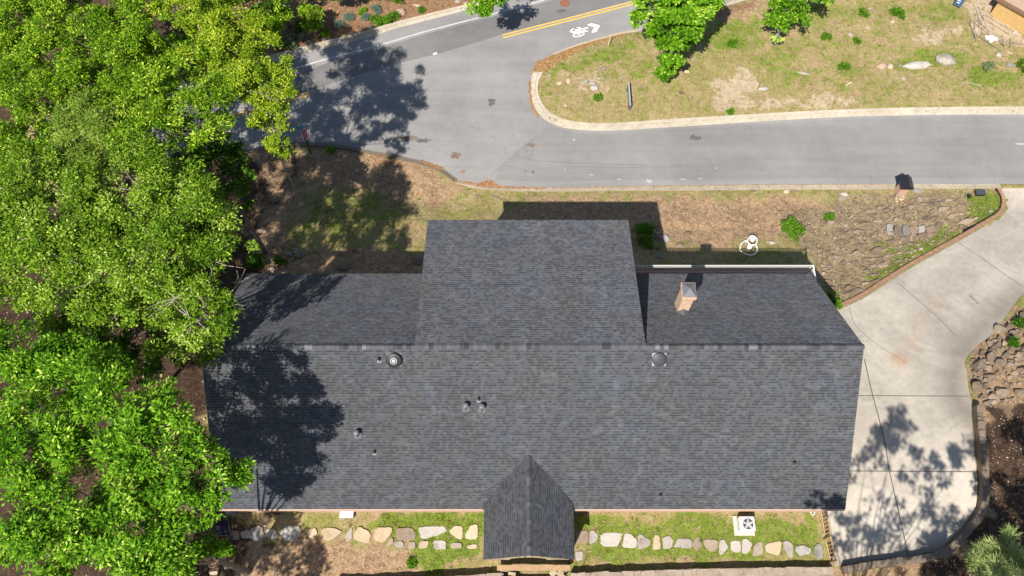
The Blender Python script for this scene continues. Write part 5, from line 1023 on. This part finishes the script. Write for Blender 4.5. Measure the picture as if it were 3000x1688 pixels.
forest([(270, 1150, 12.5, 1.8), (380, 1225, 14, 1.65), (470, 1310, 14.3, 1.55), (550, 1360, 14, 1.25), (615, 1385, 13, .85), (680, 1380, 12.3, .45), (370, 1310, 13.5, 1.8), (495, 1230, 14.6, .85), (560, 1310, 14, .65), (595, 1445, 13, .8), (560, 1485, 13, .8)], 'bright', 'large leaved bright green tree reaching over the lower left roof corner', leaf=(.19, .085), per=30, dens=18)
forest([(120, 1310, 13, 2.1), (250, 1390, 13, 2.1), (80, 1490, 13, 2.1), (210, 1560, 13, 2.1)], 'bright', 'bright green tree filling the lower left corner', leaf=(.19, .085), per=30, dens=18)
forest([(390, 1450, 13, 1.8), (460, 1545, 12.8, 1.55), (370, 1620, 13, 1.9), (500, 1605, 11.5, 1.0), (605, 1622, 9.5, .5), (550, 1650, 10, .65)], 'bright', 'bright green tree at the lower edge left of the flagstone path', leaf=(.19, .085), per=30, dens=18)
forest([(60, 60, 5, 2.5), (180, 40, 6, 2.3), (120, 165, 5.5, 2.4), (20, 190, 4, 2.2)], 'mid', 'mid green tree in the upper left corner', leaf=(.16, .095), per=26, dens=18)
forest([(330, 50, 6, 2.4), (450, 85, 6.3, 2.4), (385, 190, 6, 2.3), (280, 145, 6, 2.2)], 'mid', 'mid green tree along the top edge beside the yellow green tree', leaf=(.16, .095), per=26, dens=18)
forest([(110, 330, 5.5, 2.4), (240, 290, 6, 2.2), (50, 430, 5, 2.3)], 'mid', 'mid green tree at the left edge above the pale trees', leaf=(.17, .095), per=26, dens=18)
forest([(390, 310, 6.8, 2.3), (515, 270, 8.5, 2.2), (480, 385, 8, 2.0), (575, 330, 9.6, 1.7), (600, 405, 9, 1.2)], 'mid', 'star leaved tree between the yellow green and the pale tipped trees', leaf=(.21, .085), dens=17, per=28)
forest([(300, 400, 7.2, 2.0), (210, 420, 7, 2.0), (170, 480, 7, 1.6)], 'feather', 'feathery grey green tree in the middle of the left wood', leaf=(.22, .05), dens=20, per=42)
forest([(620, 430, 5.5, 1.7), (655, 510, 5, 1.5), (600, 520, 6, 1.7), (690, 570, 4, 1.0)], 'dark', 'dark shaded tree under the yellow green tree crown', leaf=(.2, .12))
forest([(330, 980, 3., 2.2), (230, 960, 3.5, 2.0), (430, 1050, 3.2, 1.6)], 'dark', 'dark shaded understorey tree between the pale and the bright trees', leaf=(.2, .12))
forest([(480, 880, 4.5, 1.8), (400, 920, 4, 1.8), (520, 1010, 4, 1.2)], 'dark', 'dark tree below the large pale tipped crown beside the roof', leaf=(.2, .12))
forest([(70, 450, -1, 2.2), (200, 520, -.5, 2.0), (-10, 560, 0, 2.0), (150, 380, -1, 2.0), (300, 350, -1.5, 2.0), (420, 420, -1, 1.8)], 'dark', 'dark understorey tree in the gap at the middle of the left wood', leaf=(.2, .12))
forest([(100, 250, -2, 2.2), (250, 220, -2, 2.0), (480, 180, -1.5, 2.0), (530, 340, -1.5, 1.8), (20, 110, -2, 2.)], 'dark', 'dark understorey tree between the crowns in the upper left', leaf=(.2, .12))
# bed and lawn trees
def gtree(base_px, lst, kind, label, **kw): b = bl(lst); return tree('small_tree' if kw.pop('small', 0) else 'broadleaf_tree', gpt(*base_px), b, kind, label, **kw)
gtree((1958, 232), [(1950, 185, -4.6, 1.05), (1955, 120, -2.6, 1.65), (1985, 50, -.6, 1.9), (2010, -20, .8, 1.9), (1905, 30, -.4, 1.2), (2050, 30, -.6, .9), (1958, 208, -5.1, .7), (1870, 0, .3, .9), (2090, -10, .8, .8)], 'bright', 'round dense bright green tree between the main road and the lawn', leaf=(.28, .16), dens=24, per=28, low=-.7, trunk_r=.13, hole=.9)
gtree((2260, 132), [(2285, 80, -4.4, .85), (2312, 38, -3.2, 1.2), (2350, 5, -2.4, 1.2), (2272, 30, -3.2, .95), (2385, -20, -1.4, 1.1)], 'bright', 'leaning bright green tree with a bare grey trunk at the top of the lawn', leaf=(.24, .12), dens=24, per=26, hole=.9, bark=simple('grey_trunk', (.26, .24, .22), .9, 0, .2, 7), low=-.7, trunk_r=.14, twigs=3)
gtree((1402, -30), [(1398, 2, -.4, .75), (1428, 18, -.6, .5), (1470, -50, .2, 1.1), (1420, -55, .4, 1.3)], 'bright', 'bright green tree tip reaching in from the top edge over the white line', leaf=(.26, .15), dens=20, low=-.7)
gtree((807, 134), [(793, 88, -4.85, .72), (780, 72, -4.6, .5), (812, 72, -4.5, .5), (800, 100, -5.0, .45)], 'mid', 'small multi stemmed tree at the left end of the planting bed', leaf=(.17, .08), dens=60, per=24, small=1, low=-.8, trunk_r=.06, bark=M_barkl, tint_c=.6)
gtree((925, 101), [(905, 55, -4.8, .75), (893, 38, -4.5, .5), (922, 40, -4.5, .5), (915, 65, -4.9, .45)], 'mid', 'small multi stemmed tree in the middle of the planting bed', leaf=(.17, .08), dens=60, per=24, small=1, low=-.8, trunk_r=.06, bark=M_barkl, tint_c=.6)
gtree((850, 80), [(810, 25, -4., .9), (775, 20, -3.8, 1.0), (825, 48, -4.6, .6)], 'mid', 'leafy small tree in the shade behind the planting bed', leaf=(.2, .11), dens=30, small=1)
gtree((760, 90), [(720, 20, -3., 1.4), (745, 60, -4, .9), (700, -20, -2, 1.6)], 'dark', 'dark small tree between the yellow green tree and the planting bed', leaf=(.2, .11), dens=24, small=1)
gtree((905, 5), [(880, -25, -3.6, 1.2), (930, -20, -3.8, 1.1), (985, -35, -3.6, 1.1)], 'dark', 'dark small tree at the top edge above the planting bed', leaf=(.2, .11), dens=24, small=1)
# trees outside the frame whose shadows lie in it
def shade_tree(lst, kind, label, **kw): b = [(from_shadow(x, y, z), r_) for x, y, z, r_ in lst]; return tree('shade_tree', base_of(b), b, kind, label, **kw)
shade_tree([(2560, 1430, 17, 1.35), (2640, 1370, 18, 1.2), (2700, 1470, 17, 1.35), (2560, 1560, 16, 1.5), (2660, 1600, 17, 1.3), (2632, 1235, 20, .55), (2610, 1290, 19, .6), (2545, 1310, 18, .7), (2845, 1300, 19, .6), (2800, 1335, 18.5, .4), (2780, 1570, 16, 1.0), (2450, 1470, 17, .9), (2500, 1640, 16, 1.3), (2740, 1400, 17, .7), (2600, 1500, 16.5, 1.2), (2720, 1560, 16, 1.2), (2580, 1630, 16, 1.2), (2500, 1520, 17, .9), (2400, 1395, 19, .55), (2440, 1400, 19, .6)], 'mid', 'tall tree beyond the lower edge that dapples the driveway with shade', leaf=(.24, .13), dens=9, per=14, twigs=2, trunk_r=.10, hole=.12)
shade_tree([(2950, 1420, 14, 1.5), (2920, 1560, 14, 1.6), (2985, 1290, 15, .9), (2880, 1640, 14, 1.6), (2760, 1690, 14, 1.6), (3040, 1500, 14, 1.8)], 'mid', 'tree beyond the lower right corner that shades the wooded bank', leaf=(.24, .13), dens=12, per=20, twigs=3)
shade_tree([(700, 1620, 12, 1.5), (820, 1640, 12, 1.2), (920, 1670, 12, 1.2), (640, 1560, 12, 1.2), (640, 1525, 12, 1.3), (740, 1530, 12, 1.1), (830, 1515, 12, .8), (600, 1590, 12, 1.3), (760, 1580, 12, 1.2), (690, 1665, 12, 1.4), (860, 1660, 12, 1.1)], 'mid', 'tree beyond the lower edge that shades the leaves left of the wall', leaf=(.24, .13), dens=12, per=20, twigs=3)
# pine tip in the lower right corner
b = bl([(2930, 1655, 3.0, 1.1, .7), (2965, 1615, 2.8, .7, .7), (2890, 1672, 2.6, .7, .7), (2990, 1680, 3., 1.0, .7), (2900, 1625, 2.4, .5, .7)])
tree('pine_tree', base_of(b), b, 'pine', 'pale green long needled pine top in the lower right corner', leaf=(.34, .022), dens=16, per=70, low=-.3, twigs=5, trunk_r=.1)
def shrub(px, py, r_, h, kind, label, leaf=(.13, .07), cat='shrub', name='shrub', per=26, dens=70, group=None):
    p = gpt(px, py); r_ *= .70; e = empty(name, p); tag(e, label, cat, group)
    P, O, S, T = tuft_points([(np.array((0, 0, h * .45)), r_, h * .6)], dens, low=-.3, small=True)
    S = np.full(len(P), .04 + .09 * r_); V, idx = leaf_quads(P, O, per, S, *leaf); th = .5 + .2 * rng.normal(size=len(idx))
    quads_obj('foliage', V, LEAF[kind], np.clip(th, 0, 1), e); mb = MB()
    for k in range(5): a = k * 1.26; mb.tube([(0, 0, -.1), (math.cos(a) * r_ * .3, math.sin(a) * r_ * .3, h * .5)], .012, 4)
    mb.build('stem', M_bark, e); return e
for a in ((1895, 703, .85, .8, 'weed', 'dark leafy bush in the shade beside the tall roof'), (2313, 683, .80, .7, 'weed', 'bright green leafy bush alone in the front yard'), (2428, 640, .24, .25, 'weed', 'small leafy plant above the rocky bank in the front yard'), (2625, 48, .55, .4, 'weed', 'larger round green bush at the top of the lawn'), (2528, 47, .35, .3, 'weed', 'round green bush left of the larger bush at the top of the lawn'), (2418, 115, .32, .25, 'weed', 'small round bush in the middle of the lawn left of the sandy strip'), (2470, 204, .42, .3, 'weed', 'spreading green bush left of the pink rocks on the lawn'), (2145, 135, .35, .25, 'weed', 'small green bush right of the large round tree'), (1752, 292, .26, .25, 'weed', 'small dark green tuft left of the low grey board'),
          (2994, 208, .6, .6, 'weed', 'green bush at the right edge beside the grey rock'), (2895, 204, .45, .4, 'grey', 'grey green bush left of the rock at the right edge'), (2140, 332, .2, .15, 'weed', 'tiny green weed at the kerb below the sandy patch'), (2508, 123, .2, .15, 'weed', 'tiny dark weed beside the middle of the lawn'),
          (892, 113, .42, .35, 'juniper', 'blue green juniper above the flat white rock in the planting bed'), (997, 80, .42, .35, 'juniper', 'blue green juniper in the middle of the planting bed'), (1025, 56, .42, .35, 'juniper', 'blue green juniper right of the small tree in the planting bed'), (1072, 59, .38, .35, 'juniper', 'blue green juniper above the white rock by the low shrubs'), (1097, 37, .40, .35, 'juniper', 'topmost blue green juniper in the planting bed'), (879, 88, .72, .6, 'dark', 'dark green round shrub between the two small planting bed trees'), (842, 135, .70, .6, 'grey', 'grey green shrub at the left kerb end of the planting bed'), (1062, 41, .26, .25, 'mid', 'small yellow green plant among the junipers'), (1108, 70, .40, .35, 'weed', 'low green shrub right of the white rock near the kerb'), (1098, 63, .28, .3, 'weed', 'small green shrub touching the low shrub near the kerb'), (1140, 64, .42, .4, 'weed', 'low green shrub, second from the left near the kerb'), (1156, 55, .38, .4, 'weed', 'low green shrub nearest the tan boulder'), (1234, 35, .2, .2, 'weed', 'tiny green plant right of the tan boulder'), (955, 103, .25, .2, 'mid', 'small yellow green plant by the white rock near the kerb'),
          (972, 445, .16, .4, 'mid', 'thin yellow green sapling right of the stop sign'), (660, 1615, .45, .5, 'bright', 'bright green leafy sprig in the shade at the lower left'), (755, 770, .7, .6, 'dark', 'dark green ivy like shrub at the left wing roof edge'), (825, 765, .35, .3, 'weed', 'small green plant among the stones behind the left wing'), (2450, 895, .28, .25, 'weed', 'green weed clump in the corner of the bank beside the roof'), (2425, 880, .30, .3, 'dark', 'dark shrub in the corner between the roof and the brick edging'),
          (2960, 1010, .35, .4, 'dark', 'dark shrub above the right hand rubble pile'), (2985, 960, .42, .4, 'dark', 'dark shrub at the right edge above the rubble pile'), (1205, 1650, .16, .15, 'weed', 'green weed tuft beside the wall left of the entrance')):
    kd = a[4]; shrub(*a, leaf=(.16, .035) if kd == 'juniper' else (.15, .08))
for k, (px, py, r_) in enumerate(((1108, -5, .75), (1140, -8, .8), (1175, -2, .85), (1212, -8, .85), (1248, -10, .8))):
    shrub(px, py, r_, 1.0, 'weed', 'rounded clipped hedge shrub, %s from the left along the top edge of the planting bed' % ORD[k], group='hedge shrubs at the top edge', leaf=(.13, .08))

# ------------------------------------------------------------------ grass, leaf litter and debris
def scatter(n, keep, zmin=-3.5, seed=0):
    r = np.random.default_rng(seed); x = r.uniform(-34, 40, n); y = r.uniform(2, 52, n); ok = keep(x, y, r); x, y = x[ok], y[ok]
    ok = (zsample(dP, x, y) > .12) & ~inpoly(x, y, HOUSE); x, y = x[ok], y[ok]; return x, y, zsample(Z, x, y), r
clump = lambda x, y, s, sd: np.clip(.5 + .7 * wave_noise(x, y, s, sd), 0, 1)
x, y, z, r = scatter(420000, lambda x, y, r: r.random(len(x)) < np.clip(zsample(ch['G'], x, y) * 1.0 + .28 * (y > 30) * clump(x, y, 1.3, 31) - .9 * zsample(ch['F'], x, y) - .5 * zsample(ch['L'], x, y) * (1 - zsample(ch['G'], x, y)), 0, 1) * (.25 + .75 * clump(x, y, .9, 32)), seed=5)
n = len(x); a = r.uniform(0, 6.28, n); hgt = r.uniform(.05, .13, n) * np.where(y < 9, .7, 1); w_ = r.uniform(.02, .045, n); ln_ = r.uniform(.02, .10, n)
P = np.stack([x, y, z + .005], -1); sd = np.stack([np.cos(a), np.sin(a), 0 * a], -1) * w_[:, None]; tip = np.stack([ln_ * np.cos(a * 3.7), ln_ * np.sin(a * 3.7), hgt], -1)
V = np.stack([P - sd, P + sd, P + tip], 1)
th = np.clip(.12 + .52 * zsample(ch['G'], x, y) + .14 * r.normal(size=n) + .75 * (clump(x, y, 1.7, 33) - .5) + .6 * (clump(x, y, .5, 34) - .5), 0, 1)
M_grass = tint_mat('grass_blade', [(0, (.40, .31, .17)), (.28, (.30, .25, .09)), (.52, (.20, .22, .04)), (.82, (.13, .19, .018)), (1, (.22, .29, .04))], .2)
tag(quads_obj('grass', V, M_grass, th, nper=3), 'short tufted grass of the yards and lawn', kind='stuff')
x, y, z, r = scatter(26000, lambda x, y, r: r.random(len(x)) < np.clip((zsample(ch['G'], x, y) * .8 + .22 * (y > 31) + .10 * zsample(ch['R'], x, y)) * (1 - zsample(ch['F'], x, y)) * clump(x, y, 1.5, 51) ** 2 * 1.3, 0, 1), seed=15)
nb = 16; n = len(x) * nb; ix = np.repeat(np.arange(len(x)), nb); a = r.uniform(0, 6.28, n); rad_ = np.abs(r.normal(size=n)) * r.uniform(.04, .13, len(x))[ix]; hgt = r.uniform(.06, .19, n); w_ = r.uniform(.012, .03, n); ln_ = r.uniform(.03, .14, n)
P = np.stack([x[ix] + rad_ * np.cos(a * 5), y[ix] + rad_ * np.sin(a * 5), z[ix] - .01], -1); sd = np.stack([np.cos(a), np.sin(a), 0 * a], -1) * w_[:, None]; tip = np.stack([ln_ * np.sin(a), -ln_ * np.cos(a), hgt], -1)
th = np.clip((.20 + .45 * zsample(ch['G'], x, y) + .28 * r.normal(size=len(x)))[ix] + .1 * r.normal(size=n), 0, 1)
tag(quads_obj('grass_clumps', np.stack([P - sd, P + sd, P + tip], 1), M_grass, th, nper=3), 'taller tufts of grass and weeds in the yards', kind='stuff')
def flat_bits(name, n0, keep, smin, smax, mat, label, seed, lift=.02, asp=(.4, .8), tilt=.5, poly=None):
    if poly is None: x, y, z, r = scatter(n0, keep, seed=seed)
    else:
        r = np.random.default_rng(seed); xs, ys = [], []
        for pl, cnt in poly:
            pw = gp(pl); X_ = r.uniform(min(p.x for p in pw), max(p.x for p in pw), cnt * 4); Y_ = r.uniform(min(p.y for p in pw), max(p.y for p in pw), cnt * 4); k = inpoly(X_, Y_, pw); xs.append(X_[k][:cnt]); ys.append(Y_[k][:cnt])
        x = np.concatenate(xs); y = np.concatenate(ys); z = np.maximum(zsample(Z, x, y), g(y))
    n = len(x); P = np.stack([x, y, z + lift * r.uniform(.4, 1.5, n)], -1); ax = unit(np.stack([r.normal(size=n), r.normal(size=n), tilt * r.normal(size=n)], -1)); nr = unit(np.array([0, 0, 1.]) + tilt * .7 * r.normal(size=(n, 3))); sd = unit(np.cross(nr, ax))
    L = r.uniform(smin, smax, (n, 1)); W = L * r.uniform(*asp, (n, 1)); V = np.stack([P - ax * L * .5, P + sd * W * .5, P + ax * L * .5, P - sd * W * .5], 1)
    return tag(quads_obj(name, V, mat, np.clip(r.random(n), 0, 1)), label, kind='stuff')
M_lit = tint_mat('dead_leaf', [(0, (.07, .045, .028)), (.4, (.22, .145, .088)), (.75, (.38, .275, .18)), (1, (.54, .44, .33))], .1, .8, .1)
M_orl = tint_mat('orange_debris', [(0, (.17, .075, .03)), (.5, (.33, .155, .06)), (1, (.50, .31, .16))], .1, .8, .1)
flat_bits('leaf_litter', 260000, lambda x, y, r: r.random(len(x)) < np.clip(zsample(ch['L'], x, y) * .75 * (1 - .8 * zsample(ch['F'], x, y)) + zsample(ch['F'], x, y) * .10 + zsample(ch['M'], x, y) * .35 + zsample(ch['R'], x, y) * .4 + .06, 0, 1) * (.3 + .7 * clump(x, y, 1.1, 41)), .05, .13, M_lit, 'dead brown leaves strewn over the yard and banks', 6, .025)
M_chip = tint_mat('stone_chip', [(0, (.09, .07, .05)), (.5, (.20, .155, .11)), (1, (.34, .28, .21))], 0, .9, .1)
flat_bits('stone_chips', 60000, lambda x, y, r: r.random(len(x)) < np.clip(zsample(ch['R'], x, y) * .9 + zsample(ch['D'], x, y) * .12 + .012, 0, 1), .06, .2, M_chip, 'small stone chips between the field stones', 7, .04, (.5, .9), .6)
flat_bits('leaf_debris', 0, None, .05, .13, M_orl, 'orange brown leaf debris swept along the kerbs', 8, .02, poly=[
    ([(1554, 218), (1568, 182), (1640, 152), (1722, 121), (1831, 93), (1836, 102), (1722, 138), (1648, 178), (1596, 214)], 3600), ([(1232, 468), (1262, 478), (1300, 492), (1298, 500), (1258, 496)], 900), ([(1332, 528), (1400, 538), (1430, 528), (1446, 530), (1462, 546), (1600, 551), (1600, 556), (1448, 553), (1340, 546)], 2400), ([(1547, 250), (1556, 228), (1560, 300), (1580, 342), (1572, 346), (1550, 300)], 420), ([(1600, 549), (2250, 540), (2600, 539), (2600, 543), (2250, 545), (1600, 556)], 700),
    ([(1080, 445), (1160, 455), (1180, 490), (1100, 490)], 500), ([(1350, 500), (1362, 498), (1362, 508), (1350, 508)], 40)])
